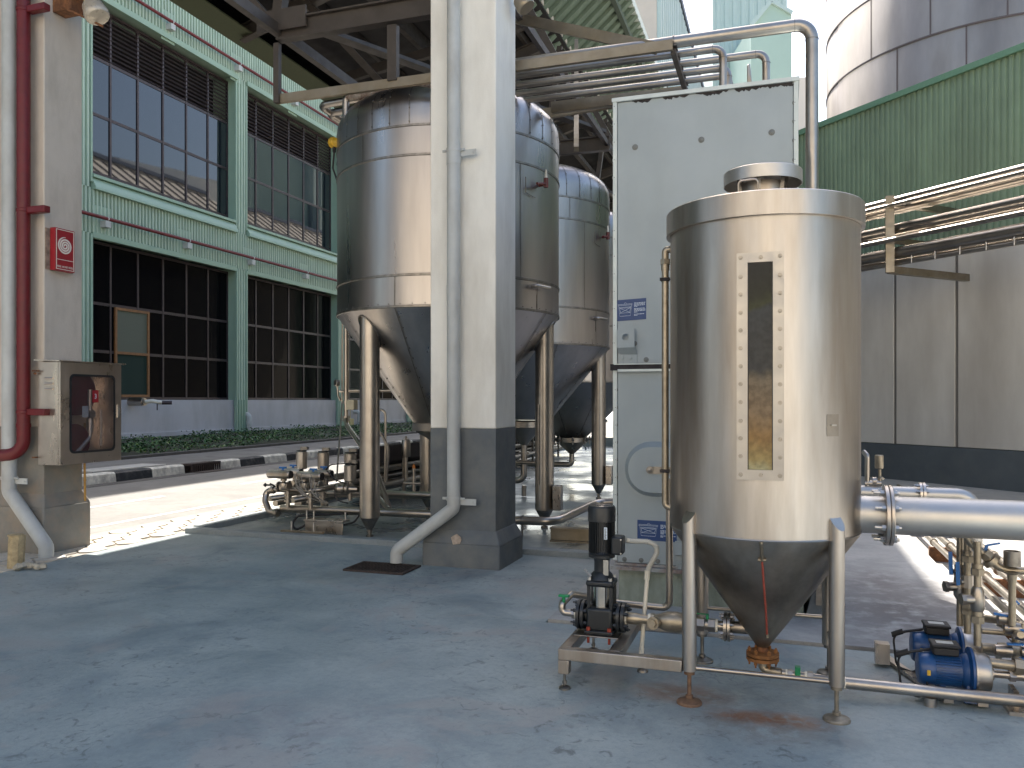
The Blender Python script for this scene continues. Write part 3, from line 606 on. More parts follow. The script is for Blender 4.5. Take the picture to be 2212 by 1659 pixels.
m = MB().cyl((X0-.02, Y0-.03, 1.88), (X0+.0, Y0-.03, 1.88), .012).box((X0-.03, Y0-.05, Z1-.10), (X0+.02, Y0-.001, Z1-.085)).box((X0-.03, Y0-.05, Z0+.07), (X0+.0, Y0-.001, Z0+.085)); part('mounting_lug', m, T['rust'], t)
# ---- yellow cane, wooden stub and rubble at the column foot
p = on_x(184, 1115, -7.24); q = on_x(184, 1003, -7.24)
single('cane', MB().sweep([(-7.24, p.y, .5), (-7.25, p.y, 1.0), (-7.27, p.y+.02, 1.35)], .012).cyl((-7.243,p.y,.72),(-7.243,p.y,.735),.015).cyl((-7.25,p.y,.95),(-7.25,p.y,.965),.015), mat('bamboo', (.45,.25,.06), .6, var=.2, vs=14), 'thin yellow bamboo cane leaning behind the beige column under the cabinet', 'cane', (-7.24, p.y, .5))
p = on_z(33, 1224, 0); single('post_stub', MB().cyl((p.x, p.y, -.02), (p.x, p.y+.02, .30), .075, n=9).cyl((p.x, p.y, .30), (p.x, p.y, .31), .07, n=9), mat('pale_cut_wood', (.42,.33,.19), .85, var=.3, vs=20, bump=.4), 'short pale wooden post stub on the ground at the lower left edge', 'post', p)
p = on_z(72, 1232, 0); m = MB()
for i in range(9):
    c = p+Vector((random.uniform(-.15, .12), random.uniform(-.07, .07), .035)); s = random.uniform(.03, .055)
    m.lathe([(0, -s*.6), (s, -s*.3), (s*.9, s*.3), (0, s*.8)], c, (random.random()-.5, random.random()-.5, 1), n=5)
single('rubble', m, mat('plaster_rubble', (.42,.38,.30), .9, var=.2, vs=20), 'small heap of broken plaster beside the left downpipe foot', 'rubble', p, smooth=0)
# ---- floodlights
def flood(name, lab, base, d, s=1.0, cm='brass'):
    d = Vector(d).normalized(); base = Vector(base); t = thing(name, lab, 'lamp', base)
    part('housing', MB().lathe([(0,-.16*s), (.06*s,-.15*s), (.07*s,0), (.08*s,.06*s)], base, d, n=20), T[cm], t)
    part('reflector', MB().lathe([(.082*s,.061*s), (.13*s,.12*s), (.16*s,.26*s), (.155*s,.30*s), (.14*s,.32*s), (0,.33*s)], base, d, n=24), T['tray'] if cm == 'bolt' else mat('lamp_shade_enamel', (.5,.45,.37), .3, .2), t)
    return t
p = on_y(205, 14, 6.7); t = flood('floodlight', 'bell shaped floodlight on a bracket at the top of the beige column', p+Vector((-.08,0,.1)), (.5, .0, -.9), .8, 'yellow')
part('bracket', MB().box((-7.35, 6.62, p.z-.02), (-7.1, 6.78, p.z+.16)).sweep([(-7.2, 6.6, p.z+.0), (-6.95, 6.7, p.z-.12), (-6.8, 6.75, p.z-.2)], .012).bar((-7.3, 6.7, p.z+.1), (p.x, p.y, p.z+.12), .03), T['rust'], t)
p = on_y(1125, 8, 7.6); t = flood('spotlight', 'small silver spotlight high on the right side of the white column', p+Vector((-.05,0,.1)), (.6, 0, -.8), .6, 'bolt')
part('bracket', MB().bar((-2.59, 7.6, p.z+.12), (p.x-.05, 7.6, p.z+.12), .04), T['bolt'], t)
# ---- floor grate
a = on_z(755, 1237); c = on_z(893, 1219); xg0, xg1, yg0, yg1 = -3.62, -2.98, 6.62, 7.12
a = on_z(820, 1245, 0); 
cc = on_z(826, 1229, 0); W2, D2 = .31, .2
m = MB().box((cc.x-W2, cc.y-D2, .001), (cc.x-W2+.02, cc.y+D2, .02)).box((cc.x+W2-.02, cc.y-D2, .001), (cc.x+W2, cc.y+D2, .02)).box((cc.x-W2+.021, cc.y-D2, .001), (cc.x+W2-.021, cc.y-D2+.02, .02)).box((cc.x-W2+.021, cc.y+D2-.02, .001), (cc.x+W2-.021, cc.y+D2, .02))
for i in range(17): x = cc.x-W2+.035+i*(2*W2-.07)/16; m.box((x-.005, cc.y-D2+.021, .002), (x+.005, cc.y+D2-.021, .019))
for i in range(5): y = cc.y-D2+.07+i*.065; m.box((cc.x-W2+.021, y, .003), (cc.x+W2-.021, y+.006, .014))
m.k = 1; m.box((cc.x-W2+.005, cc.y-D2+.005, -.02), (cc.x+W2-.005, cc.y+D2-.005, .0012))
single('floor_grate', m, [T['grate'], T['grime']], 'rusty square floor grate below the bent downpipe foot', 'drain grate', (cc.x, cc.y, 0))

# ================================================================ conical tanks
def ftank(cx, cy, lab, zc=2.65, zb=1.31, rb=.45, detail=True, legs=True, tip=None):
    R = 1.40; t = thing('fermentation_tank', lab, 'tank', (cx, cy, 0), 'insulated conical tanks under the canopy'); c = (cx, cy, 0)
    dome = [(1.4, 4.66), (1.4, 4.88), (1.385, 4.98), (1.34, 5.07), (1.26, 5.15), (1.12, 5.22), (.9, 5.28), (.5, 5.35), (0, 5.39)]
    part('shell', MB().lathe([(R, zc), (R, 4.66)], c, n=96), T['tank'], t, smooth=60)
    part('dome', MB().lathe([(r+.004, z) for r, z in dome], c, n=96), T['tank'], t, smooth=60)
    part('cone', MB().lathe([(rb-.01, zb), (rb, zb), (R, zc)] , c, n=96).lathe([(0, zb+.01), (rb-.005, zb+.01)], c, n=96), T['tank'], t, smooth=50)
    m = MB()
    for z in (4.66, 4.33, 3.0 if zc < 2.8 else 3.2, zc): m.lathe([(R+.001, z-.016), (R+.010, z-.012), (R+.010, z+.012), (R+.001, z+.016)], c, n=96)
    for k in range(36):
        a = 2*pi*k/36+.08; h = .006
        for (r0, z0_), (r1, z1_) in zip(dome[:-2], dome[1:-1]):
            m.add([(cx+(r+.008)*cos(a+s*h/max(r,.3)), cy+(r+.008)*sin(a+s*h/max(r,.3)), z) for r, z in ((r0, z0_), (r1, z1_)) for s in (-1, 1)], [(0,1,3,2)])
        if detail:
            for z in (4.7, 4.85, 5.0): m.lathe([(.009, 0), (.007, .006), (0, .008)], (cx+(1.41 if z < 4.95 else 1.39)*cos(a), cy+(1.41 if z < 4.95 else 1.39)*sin(a), z), (cos(a), sin(a), 0), n=6)
    for a, z0_, z1_ in ((-1.95, 4.33, 4.64), (-2.55, 3.0, 4.31), (-1.05, 4.33, 4.64), (-.55, 3.0, 4.31), (-1.62, zc, 3.0), (-2.62, zc, 3.0), (-.75, 4.33, 4.64), (-.35, zc, 3.0)):
        if z0_ < z1_: m.add([(cx+(R+.005)*cos(a+s*.004), cy+(R+.005)*sin(a+s*.004), z) for z in (z0_, z1_) for s in (-1, 1)], [(0,1,3,2)])
    for a in (-1.62, -2.3, -2.9, -.9, -.2, .6, 1.5, 2.4):
        m.add([(cx+(r+.006)*cos(a+s*.007/r), cy+(r+.006)*sin(a+s*.007/r), z-.003) for r, z in ((R-.01, zc-.015), (rb+.01, zb+.015)) for s in (-1, 1)], [(0,2,3,1)])
        if detail:
            for k in range(1, 12):
                r = R+(rb-R)*k/12; z = zc+(zb-zc)*k/12; m.lathe([(.009, 0), (.007, .007), (0, .009)], (cx+(r+.004)*cos(a+.02/r), cy+(r+.004)*sin(a+.02/r), z), (cos(a)*.8, sin(a)*.8, -.6), n=6)
    if detail:
        for k in range(60): a = 2*pi*k/60; m.lathe([(.008, 0), (.006, .006), (0, .008)], (cx+(R+.001)*cos(a), cy+(R+.001)*sin(a), zc+.03), (cos(a), sin(a), 0), n=6)
    part('seams', m, T['seam'], t)
    part('top_nozzle', MB().lathe([(.16, 5.3), (.16, 5.5), (.22, 5.5), (.22, 5.54), (0, 5.54)], c, n=24), T['steel'], t)
    LA = [radians(-116), radians(8), radians(127)]
    if legs:
        for k, a in enumerate(LA):
            x, y = cx+1.23*cos(a), cy+1.23*sin(a)
            lg = part('leg', MB().lathe([(.117, zc-.05), (.117, .235)], (x, y, 0), n=32), T['steel2'], t)
            part('foot', MB().lathe([(.112, .234), (.035, .09), (.0, .09)], (x, y, 0), n=24).lathe([(.024, .091), (.024, .03), (.045, .028), (.045, .0), (0, 0)], (x, y, 0), n=12).lathe([(.035, .075), (.035, .06)], (x, y, 0), n=6), T['seam'], lg)
            # cut line where the cladding meets the leg
            m = MB(); pts = []
            for i in range(25):
                b_ = 2*pi*i/24; px_, py_ = x+.125*cos(b_), y+.125*sin(b_); r = sqrt((px_-cx)**2+(py_-cy)**2); zz = zc+(r-R)*(zc-zb)/(R-rb); pts.append((px_, py_, min(zz, zc)-.004))
            m.sweep(pts[:-1]+[pts[0]], .012, n=6, bend=.001, seg=1); part('collar', m, T['seam'], lg)
            if k == 1: part('cable_strip', MB().box((x+.02-.07, y-.125, .55), (x+.035-.07, y-.108, 1.55)), T['seam'], lg); part('terminal_box', MB().box((x+.13, y-.10, .24), (x+.235, y+.02, .55)), T['cabinet'], lg, bev=.01)
    return t
T1 = (-4.04, 9.57); T2 = (-4.05, 12.77); T3 = (-4.05, 15.97); T4 = (-4.05, 19.17)
t1 = ftank(*T1, 'big insulated steel tank on legs behind the white column, nearest of the row')
t2 = ftank(*T2, 'second insulated steel tank in the row, half hidden beside the pale casing', zc=2.45, zb=1.29)
t3 = ftank(*T3, 'third steel tank, only its low cone with clamps showing between the legs', zc=1.95, zb=.86, rb=.3, legs=False)
# tank outlets
def outlet(t, cx, cy, z, r, zt, clamps=False):
    m = MB().lathe([(r+.01, z+.02), (r+.03, z+.01), (r+.03, z-.08), (r+.0, z-.085)], (cx, cy, 0), n=32); part('outlet_flange', m, T['steel2'], t)
    part('outlet_cone', MB().lathe([(r, z-.086), (.05, zt), (.05, zt-.12)], (cx, cy, 0), n=32), T['steel2'], t)
    if clamps:
        for k in range(8):
            m = MB(); a = 2*pi*k/8+.3; x, y = cx+(r+.06)*cos(a), cy+(r+.06)*sin(a); m.cyl((x, y, z-.12), (x, y, z+.04), .014, n=8).lathe([(.035, 0), (.035, .02)], (x, y, z-.2), (cos(a+1), sin(a+1), 0), n=8).cyl((x-.02, y, z-.03), (x+.03, y, z-.03), .02, n=8)
            part('clamp', m, T['seam'], t)
outlet(t1, *T1, 1.30, .44, .98); outlet(t2, *T2, 1.24, .30, .86); outlet(t3, *T3, .84, .30, .52, True)
part('drain_pipe', MB().sweep([(T1[0], T1[1], .9), (T1[0], T1[1], .38), (T1[0]-1.2, T1[1]+.1, .36)], .045, bend=.1), T['steel2'], t1)
part('drain_pipe', MB().sweep([(T2[0], T2[1], .8), (T2[0], T2[1], .28), (T2[0]-1.4, T2[1], .26)], .055, bend=.12).cyl((T2[0], T2[1], .6), (T2[0], T2[1], .63), .085).cyl((T2[0], T2[1], .72), (T2[0], T2[1], .75), .085).cyl((T2[0]-.12, T2[1]-.05, .58), (T2[0]+.3, T2[1]-.05, .58), .03).cyl((T2[0], T2[1], .2), (T2[0], T2[1], .02), .04), T['steel2'], t2)
part('drain_pipe', MB().sweep([(T3[0], T3[1], .45), (T3[0], T3[1], .3), (T3[0]-1.7, T3[1]-.2, .30)], .055, bend=.12).cyl((T3[0], T3[1], .38), (T3[0], T3[1], .40), .09).box((T3[0]-1.0, T3[1]-.2, .2), (T3[0]-.96, T3[1]-.0, .4)), T['steel2'], t3)
m = MB().lathe([(.74, 1.36), (.77, 1.37), (.77, 1.41), (.74, 1.42)], (T3[0], T3[1], 0), n=48); part('stiffener_ring', m, T['steel2'], t3)
def tap(t, cx, cy, a, z, sm=1):
    R = 1.41; o = Vector((cx+R*cos(a), cy+R*sin(a), z)); n_ = Vector((cos(a), sin(a), 0)); s = Vector((-sin(a), cos(a), 0))
    m = MB().cyl(o+n_*.0, o+n_*.12, .018*sm).cyl(o+n_*.10+Vector((0,0,-.04)), o+n_*.10+Vector((0,0,.07)), .028*sm).cyl(o+n_*.1-s*.02, o+n_*.1-s*.18+Vector((0,0,-.03)), .016); part('sampling_valve', m, flat('dark_red_valve', (.12,.025,.02), .4) if z > 3.5 else T['seam'], t)
    if z > 3.5: part('valve_tip', MB().cyl(o+n_*.10+Vector((0,0,.07)), o+n_*.10+Vector((0,0,.17)), .018, .010), T['pvcw'], t)
    p0 = o+n_*.01; m = MB()
    for (a1, b1, a2, b2) in ((-.25,.05,-.25,-.13), (-.25,-.13,-.08,-.16)): m.bar(p0+s*a1+Vector((0,0,b1))-n_*abs(a1)*.08, p0+s*a2+Vector((0,0,b2))-n_*abs(a2)*.08, .01, .006)
    part('panel_joint', m, T['seam'], t)
dt = flat
tap(t1, *T1, -.33, 4.12); tap(t2, *T2, -.22, 4.15, 1); 
def pipe_handle(t, cx, cy, a, z):
    o = Vector((cx+1.42*cos(a), cy+1.42*sin(a), z)); s = Vector((-sin(a), cos(a), 0)); n_ = Vector((cos(a), sin(a), 0))
    part('bracket_pipe', MB().sweep([o-s*.16+n_*.0, o-s*.16+n_*.07, o+s*.12+n_*.06], .022, bend=.03), T['steel2'], t)
pipe_handle(t1, *T1, -.33, 2.92); pipe_handle(t2, *T2, -.3, 2.86)
# yellow level sensor on the left of the near tank
p = O+ray(722, 308)*10.12; t = thing('level_sensor', 'yellow level sensor housing sticking out of the big tank high on its left', 'sensor', p)
q = O+ray(756, 309)*10.02
dd = (q-p).normalized(); a0 = p-dd*.06
part('housing', MB().lathe([(0,-.05),(.060,-.05),(.068,-.035),(.068,.0),(.060,.01),(.060,.06),(.045,.085),(.034,.11),(.034,.125)], p, dd, n=20), T['yellow'], t)
part('cable_gland', MB().cyl(p+Vector((0,0,-.05)), p+Vector((0,0,-.12)), .022).cyl(p+dd*.08+Vector((0,0,-.05)), p+dd*.08+Vector((0,0,-.11)), .018), T['rubber'], t)
part('neck', MB().cyl(p+dd*.125, q, .028).cyl(q-dd*.045, q-dd*.02, .06), T['steel2'], t)
part('cable', MB().sweep([p+Vector((0,0,-.11)), p+Vector((-.02,0,-.32)), p+Vector((.05,.0,-.5)), p+Vector((.19,.02,-.66)), p+Vector((.22,.03,-1.1))], .011, bend=.1).sweep([p+dd*.08+Vector((0,0,-.1)), p+Vector((.04,0,-.3)), q+Vector((-.02,0,-.28))], .012), T['rubber'], t)
# riser pipes at the left of the near tank
def c2(x, y, Y): return on_y(540+.2278*x, 810+.2278*y, Y)
YP = 10.4
t = thing('tank_riser', 'slim steel riser pipe with clamps behind the near leg of the big tank', 'pipe', (-5.4, YP, 0))
a = c2(912, -300, YP); b_ = c2(912, 400, YP); c_ = c2(915, 470, YP-.1); d_ = c2(1010, 610, YP-.5); e_ = c2(1330, 1280, 9.1)
part('pipe', MB().sweep([a+Vector((0,0,.7)), b_, c_, d_, c2(1180, 860, YP-.9), e_], .032, bend=.1), T['steel2'], t)
part('clamp', MB().cyl(b_+Vector((0,0,.02)), b_+Vector((0,0,-.02)), .056).cyl(b_+Vector((0,0,-.03)), b_+Vector((0,0,-.06)), .056).cyl(b_+Vector((0,0,.2)), b_+Vector((0,0,.23)), .05), T['steel2'], t)
a = c2(878, -300, YP); b_ = c2(872, 300, YP); c_ = c2(820, 1010, 9.3)
part('thin_pipe', MB().sweep([a+Vector((0,0,.7)), b_, c_], .011, bend=.2), T['steel2'], t)
g = c2(828, 75, YP-.1); part('gauge', MB().lathe([(0,-.02),(.048,-.02),(.048,.03),(.042,.034),(0,.034)], g, (-.5,-.86,.1), n=24), T['steel2'], t)
part('gauge_neck', MB().sweep([g+Vector((0,0,-.05)), c2(835, 190, YP-.1), c2(860, 240, YP)], .014, bend=.04).cyl(c2(850,150,YP), c2(900,155,YP), .02), T['steel2'], t)
part('switch_box', MB().box(c2(948, 330, YP), c2(985, 235, YP-.12)), mat('cream_box', (.5,.46,.34), .5), t, bev=.01)
part('crossbar', MB().cyl(c2(940, 148, YP), c2(1420, 150, YP+.1), .024), T['steel2'], t)
t = thing('bent_drain_pipe', 'thin hooked steel pipe and hose hanging beside the near leg of the big tank', 'pipe', (-4.9, 9.8, 0))
part('pipe', MB().sweep([c2(1180, 328, 10), c2(1285, 330, 10), c2(1285, 620, 10), c2(1280, 1000, 10)], .016, bend=.08), T['steel2'], t)
part('hose', MB().sweep([c2(1190, 500, 9.9), c2(1250, 570, 9.9), c2(1310, 680, 9.9), c2(1310, 800, 9.9), c2(1290, 1010, 9.9)], .019, bend=.2), T['seam'], t)
# ================================================================ valve manifold
YM = 8.9
t = thing('valve_manifold', 'cluster of steel actuated valves and bent pipes on the floor left of the big tank', 'valve manifold', (-6.0, YM, 0))
part('header_pipe', MB().sweep([c2(235, 1085, YM), c2(560, 1098, YM), c2(690, 1085, YM+.1), c2(905, 1035, YM+.6), c2(960, 1025, YM+.8)], .034, bend=.1), T['steel2'], t)
part('return_bend', MB().sweep([c2(235, 1095, YM), c2(155, 1100, YM), c2(145, 1200, YM-.05), c2(185, 1300, YM-.1), c2(265, 1305, YM-.1)], .040, bend=.11).cyl(c2(240, 1310, YM-.1), c2(262, 1305, YM-.1), .055).cyl(c2(205, 1085, YM), c2(228, 1088, YM), .055), T['steel2'], t)
L0 = c2(300, 1265, YM)
part('floor_pipe', MB().sweep([L0, c2(700, 1278, YM), on_y(935, 1111, YM), on_y(1112, 1124, 9.0), on_y(1200, 1127, 9.0), on_y(1288, 1086, 10.3), on_y(1335, 1084, 10.3)], .05, n=16, bend=.2), T['steel2'], t)
part('pipe_stand', MB().cyl(on_y(1128, 1125, 9.0), on_y(1128, 1140, 9.0)-Vector((0,0,.1)), .012).cyl(on_y(1128, 1124, 9.0)-Vector((.012,0,0)), on_y(1128, 1124, 9.0)+Vector((.012,0,0)), .056), T['seam'], t)
def actuator(p, q, r, port=True):
    p = Vector(p); q = Vector(q); d = (q-p).normalized(); g = part('actuator', MB().lathe([(0,0),(r*.85,.0),(r,.012),(r,(q-p).length-.012),(r*.85,(q-p).length),(0,(q-p).length)], p, d, n=24), T['steel'], t)
    part('end_cap', MB().cyl(q, q+d*.012, r*.88, n=20), T['rubber'], g)
    if port:
        m_ = (p*.35+q*.65); part('air_valve', MB().cyl(m_+Vector((0,0,r)), m_+Vector((0,0,r+.035)), .014).cyl(m_+Vector((-.05,0,r+.03)), m_+Vector((.05,0,r+.03)), .012), T['bluel'] if r < .1 else T['rubber'], g)
for (x0, y0, x1, y1, Y) in ((175, 938, 385, 945, YM-.1), (280, 905, 480, 925, YM+.5), (455, 950, 680, 962, YM), (565, 925, 772, 938, YM+.6)): actuator(c2(x0, y0, Y), c2(x1, y1, Y), .055)
for (x, y0, y1, Y) in ((490, 890, 722, YM+.9), (695, 900, 730, YM+.9), (950, 1010, 850, YM+.3), (950, 845, 740, YM+.4)):
    g = actuator(c2(x, y0, Y), c2(x, y1, Y), .078, False)
    part('valve_stem', MB().cyl(c2(x, y1, Y), c2(x, y1-40, Y), .02).box(c2(x, y1-28, Y)+Vector((-.0,-.02,-.02)), c2(x, y1-28, Y)+Vector((.1,.02,.02))), T['seam'], t)
    part('valve_body', MB().cyl(c2(x, y0, Y), c2(x, y0+180, Y), .028).cyl(c2(x, y0+30, Y), c2(x, y0+45, Y), .05).cyl(c2(x, y0+90, Y), c2(x, y0+105, Y), .055), T['steel2'], t)
for (x, y0, y1, Y) in ((320, 985, 1060, YM-.05), (420, 960, 1050, YM+.5), (515, 990, 1060, YM), (620, 985, 1050, YM+.5)):
    part('valve_body', MB().cyl(c2(x, y0, Y), c2(x, y1, Y), .022).cyl(c2(x, y0, Y), c2(x, y0+18, Y), .04).lathe([(.03,-.05),(.06,-.04),(.07,0),(.06,.04),(.03,.05)], c2(x, y1-8, Y), (0,0,1), n=20).flange(c2(x-45, y1-5, Y), (1,0,0), .062, .014, 6, .006).flange(c2(x+48, y1-5, Y), (1,0,0), .062, .014, 6, .006), T['steel2'], t)
for (x, y0, y1, Y) in ((360, 1100, 1262, YM-.1), (575, 1110, 1270, YM-.1), (690, 1100, 1270, YM+.2)):
    part('valve_body', MB().cyl(c2(x, y0, Y), c2(x, y1, Y), .026).cyl(c2(x, y0+50, Y), c2(x, y0+64, Y), .05).cyl(c2(x, y0+85, Y), c2(x, y0+99, Y), .05).cyl(c2(x, y0+20, Y), c2(x, y0+30, Y), .042), T['steel2'], t)
for (x0, y0, x1, y1) in ((200, 1172, 330, 1152), (420, 1187, 545, 1163)):
    m = MB().cyl(c2(x0, y0, YM-.2), c2(x1, y1, YM-.1), .036, .03); part('lower_actuator', m, T['seam'], t); part('actuator_cap', MB().cyl(c2(x0-6, y0+1, YM-.215), c2(x0, y0, YM-.2), .035), mat('pale_cap', (.4,.36,.28), .5), t)
a = c2(225, 1045, YM); part('hand_lever', MB().cyl(c2(225, 1085, YM), a, .02).bar(a, c2(150, 1043, YM), .02).lathe([(0,-.03),(.03,0),(0,.03)], c2(145, 1043, YM), (0,0,1), n=10).bar(a, c2(190, 1030, YM), .015), T['rubber'], t)
m = MB()
for k in range(9):
    a = c2(random.uniform(380, 680), random.uniform(930, 1010), YM-.1); b_ = c2(random.uniform(600, 760), random.uniform(1100, 1230), YM-.05)
    m.sweep([a, a+Vector((.02,0,-.12)), (a+b_)/2+Vector((0,-.1,-.08)), b_], .006, n=6, bend=.08)
part('air_hoses', m, flat('grey_air_hose', (.25,.24,.22), .5), t)
m = MB()
for (p_) in (((720, 900), (760, 850), (960, 835)), ((730, 910), (800, 990), (900, 1030)), ((800, 1040), (810, 1190), (930, 1215))): m.sweep([c2(x, y, YM) for x, y in p_], .008, n=6, bend=.15)
part('cables', m, T['rubber'], t)
part('flexible_joint', MB().lathe([(.03,-.14),(.055,-.11),(.062,-.07),(.05,-.04),(.066,-.03),(.066,0),(.05,.01),(.066,.02),(.066,.05),(.045,.07),(.034,.18)], c2(900, 1080, YM+.2), (1,.1,0), n=24), T['steel2'], t)
# pipes running to the back from the manifold
t = thing('pipe_bundle', 'bundle of parallel steel pipes running back along the kerb under a dark tray', 'pipe bundle', (-6.5, 14, 0))
for k, (x, z, r) in enumerate(((-6.10, .24, .055), (-6.28, .34, .036), (-6.42, .42, .034), (-6.18, .50, .034), (-6.45, .22, .04))): part('pipe', MB().cyl((x, 9.3, z), (x, 24, z), r, n=14), T['steel2'], t)
part('bundle_backing', MB().box((-6.62, 11.6, .10), (-6.60, 24, .80)), flat('dark_gap_backing', (.03,.024,.024), .6), t)  # dark backing added so the gaps between the pipes look shaded
part('cable_tray', MB().box((-6.55, 11.6, .62), (-6.2, 24, .65)).box((-6.2, 11.6, .60), (-6.17, 24, .86)).box((-6.56, 11.6, .60), (-6.551, 24, .74)), flat('dark_tray_brown', (.035,.025,.025), .6), t)
for y in (10, 12.5, 15, 17.5, 20, 22.5):
    m = MB().box((-6.58, y, 0), (-6.53, y+.05, .75)).box((-6.14, y, .0), (-6.09, y+.05, .85)).box((-6.529, y, .22), (-6.141, y+.05, .25)); part('support', m, T['seam'], t)
for py, px in ((1080, 1480), (1075, 1648)):
    q = c2(px, 770, 12.2); r0 = Vector((q.x, q.y, .55)); d_ = thing('actuated_valve', 'upright steel valve actuator above the dark tray, %s one of the pair' % ('left' if px < 1500 else 'right'), 'valve', (q.x, q.y, .55), 'upright valve actuators above the tray')
    part('actuator', MB().lathe([(0,0),(.066,.0),(.072,.012),(.072,.27),(.066,.28),(0,.28)], c2(px, 775, 12.2), (0,0,1), n=24), T['steel'], d_)
    part('stem', MB().cyl(c2(px, 775, 12.2)+Vector((0,0,.28)), c2(px, 775, 12.2)+Vector((0,0,.34)), .018).box(c2(px, 775, 12.2)+Vector((-.04,-.02,.285)), c2(px, 775, 12.2)+Vector((.05,.02,.30))), T['seam'], d_)
    part('body', MB().cyl(r0-Vector((0,0,.3)), c2(px, 775, 12.2), .03), T['steel2'], d_)
t = thing('floor_manifold_pipe', 'low horizontal steel pipes with small orange-topped valve beside the white column', 'pipe', (-4.4, 9.8, .3))
m = MB()
part('pipe', MB().sweep([c2(740, 1120, 9.7), c2(1200, 1122, 9.7), c2(1800, 1140, 9.7), on_y(1000, 1066, 9.7)], .036, n=14).sweep([c2(740, 1145, 9.9), c2(1800, 1168, 9.9), on_y(1000, 1080, 9.9)], .02), T['steel2'], t)
a = c2(1555, 1115, 9.7); part('valve', MB().cyl(a, a+Vector((0,0,.22)), .022).cyl(a+Vector((-.15,0,.12)), a+Vector((.1,0,.12)), .02).cyl(a+Vector((.4,0,-.02)), a+Vector((.44,0,-.02)), .045).cyl(a+Vector((0,0,.22)), a+Vector((0,0,.32)), .02), T['steel2'], t)
part('valve_knob', MB().lathe([(0,0),(.022,.01),(.016,.05),(0,.07)], a+Vector((0,0,.31)), n=12), flat('orange_knob', (.5,.16,.02), .5), t)
part('strut', MB().cyl(c2(1190, 1130, 9.5), c2(1315, 1275, 9.0), .03), T['steel2'], t)
# brackets lying on the floor
a = on_y(662, 1152, 8.35); t = thing('floor_channel', 'steel channel with cable lying on the wet floor left of the near tank leg', 'steel channel', (a.x+.2, 8.4, 0))
x0 = c2(530, 1430, 8.5).x; x1 = c2(905, 1440, 8.5).x
part('channel', MB().box((x0, 8.44, .15), (x1, 8.60, .175)).box((x0+.02, 8.45, .01), (x1-.08, 8.46, .149)).box((x1-.12, 8.43, .01), (x1, 8.45, .145)), T['cabinet'], t, bev=.004)
m = MB()
for f in (.0, .18, .98): x = x0+(x1-x0)*f; m.cyl((x, 8.52, .17), (x, 8.52, .27), .010)
part('threaded_stud', m, T['bolt'], t)
part('cable', MB().sweep([(x0-.0, 8.52, .1), (x0-.12, 8.46, .03), (x0-.2, 8.5, .1), (x0-.15, 8.55, .19), (x0+.4, 8.9, .2), (x0+.7, 9.0, .3)], .014, bend=.06).sweep([(x1-.02, 8.5, .12), (x1+.12, 8.5, .16), (x1+.22, 8.6, .35)], .012, bend=.06), T['rubber'], t)
x0 = c2(300, 1500, 8.25).x; x1 = c2(686, 1510, 8.25).x; t = thing('floor_bar', 'beige square bar with two upright studs lying on the bund floor', 'steel bar', (x0+.3, 8.27, .008))
part('bar', MB().bar((x0, 8.25, .04), (x1, 8.27, .04), .06, .055), T['tray'], t, bev=.004)
part('stud', MB().cyl((x0+.13, 8.26, .06), (x0+.13, 8.26, .17), .012).cyl((x1-.12, 8.26, .06), (x1-.12, 8.26, .17), .012), T['bolt'], t)
a = on_y(1134, 1163, 8.72); b_ = on_y(1285, 1176, 8.72)
single('base_channel', MB().box((-2.45, 8.66, .03), (-.9, 8.76, .05)).box((-2.45, 8.66, .17), (-.9, 8.78, .19)).box((-2.45, 8.70, .051), (-.9, 8.72, .169)).hexb((-1.75, 8.70, .1), (0,-1,0), .014, .02), T['tray'], 'low beige steel channel on the floor between the white column and the pump', 'steel channel', (-1.7, 8.7, .05), bev=.003)

# ================================================================ pale casing (evaporative cooler)
YB = 6.30; XB0, XB1 = -1.25, .10; ZT = 3.96; DB = 2.9; ZP = .30
def bz(px, py): return on_y(px, py, YB)
t = thing('cooling_casing', 'tall pale grey bolted sheet metal casing behind the steel tank', 'cooling tower', ((XB0+XB1)/2, YB+DB/2, 0))
zm = bz(1325, 795).z
part('upper_panel', MB().box((XB0+.02, YB, zm+.03), (XB1-.02, YB+DB, ZT-.02)), T['box'], t, bev=.006)
part('lower_panel', MB().box((XB0+.02, YB, ZP+.03), (XB1-.02, YB+DB, zm-.02)), T['box'], t, bev=.006)
part('edge_trim', MB().box((XB0-.012, YB-.012, ZP+.05), (XB0+.019, YB+.03, ZT-.01)).box((XB1-.019, YB-.012, ZP+.05), (XB1+.012, YB+.03, ZT-.01)).box((XB0-.02, YB-.02, ZT-.019), (XB1+.02, YB+DB, ZT+.012)), T['boxe'], t)
m = MB().box((XB0-.03, YB-.03, zm-.019), (XB1+.02, YB+DB, zm+.029)); part('seam_band', m, T['grime'], t)
part('seam_strip', MB().box((XB0+.03, YB-.04, zm-.03), (XB1, YB-.031, zm-.012)).box((XB0+.0, YB-.038, zm+.024), (XB1, YB-.031, zm+.032)), T['boxe'], t)
m = MB()
random.seed(4)
def drip(x, n, w):
    z = ZT-.02; 
    for i in range(n):
        xx = x+random.uniform(-w, w); h = random.uniform(.008, .032); ww = random.uniform(.015, .045)
        m.prism([(xx-ww, YB-.0005, z), (xx+ww, YB-.0005, z), (xx+ww*.6, YB-.0005, z-h*.6), (xx+ww*.1, YB-.0005, z-h), (xx-ww*.7, YB-.0005, z-h*.5)], (0, -.001-.0001*i, 0))
drip(-1.05, 10, .06); drip(-.78, 10, .08); drip(-.5, 16, .10); drip(-.22, 12, .10); drip(-.01, 12, .08)
part('grime_streak', m, T['grime'], t)
BL = []
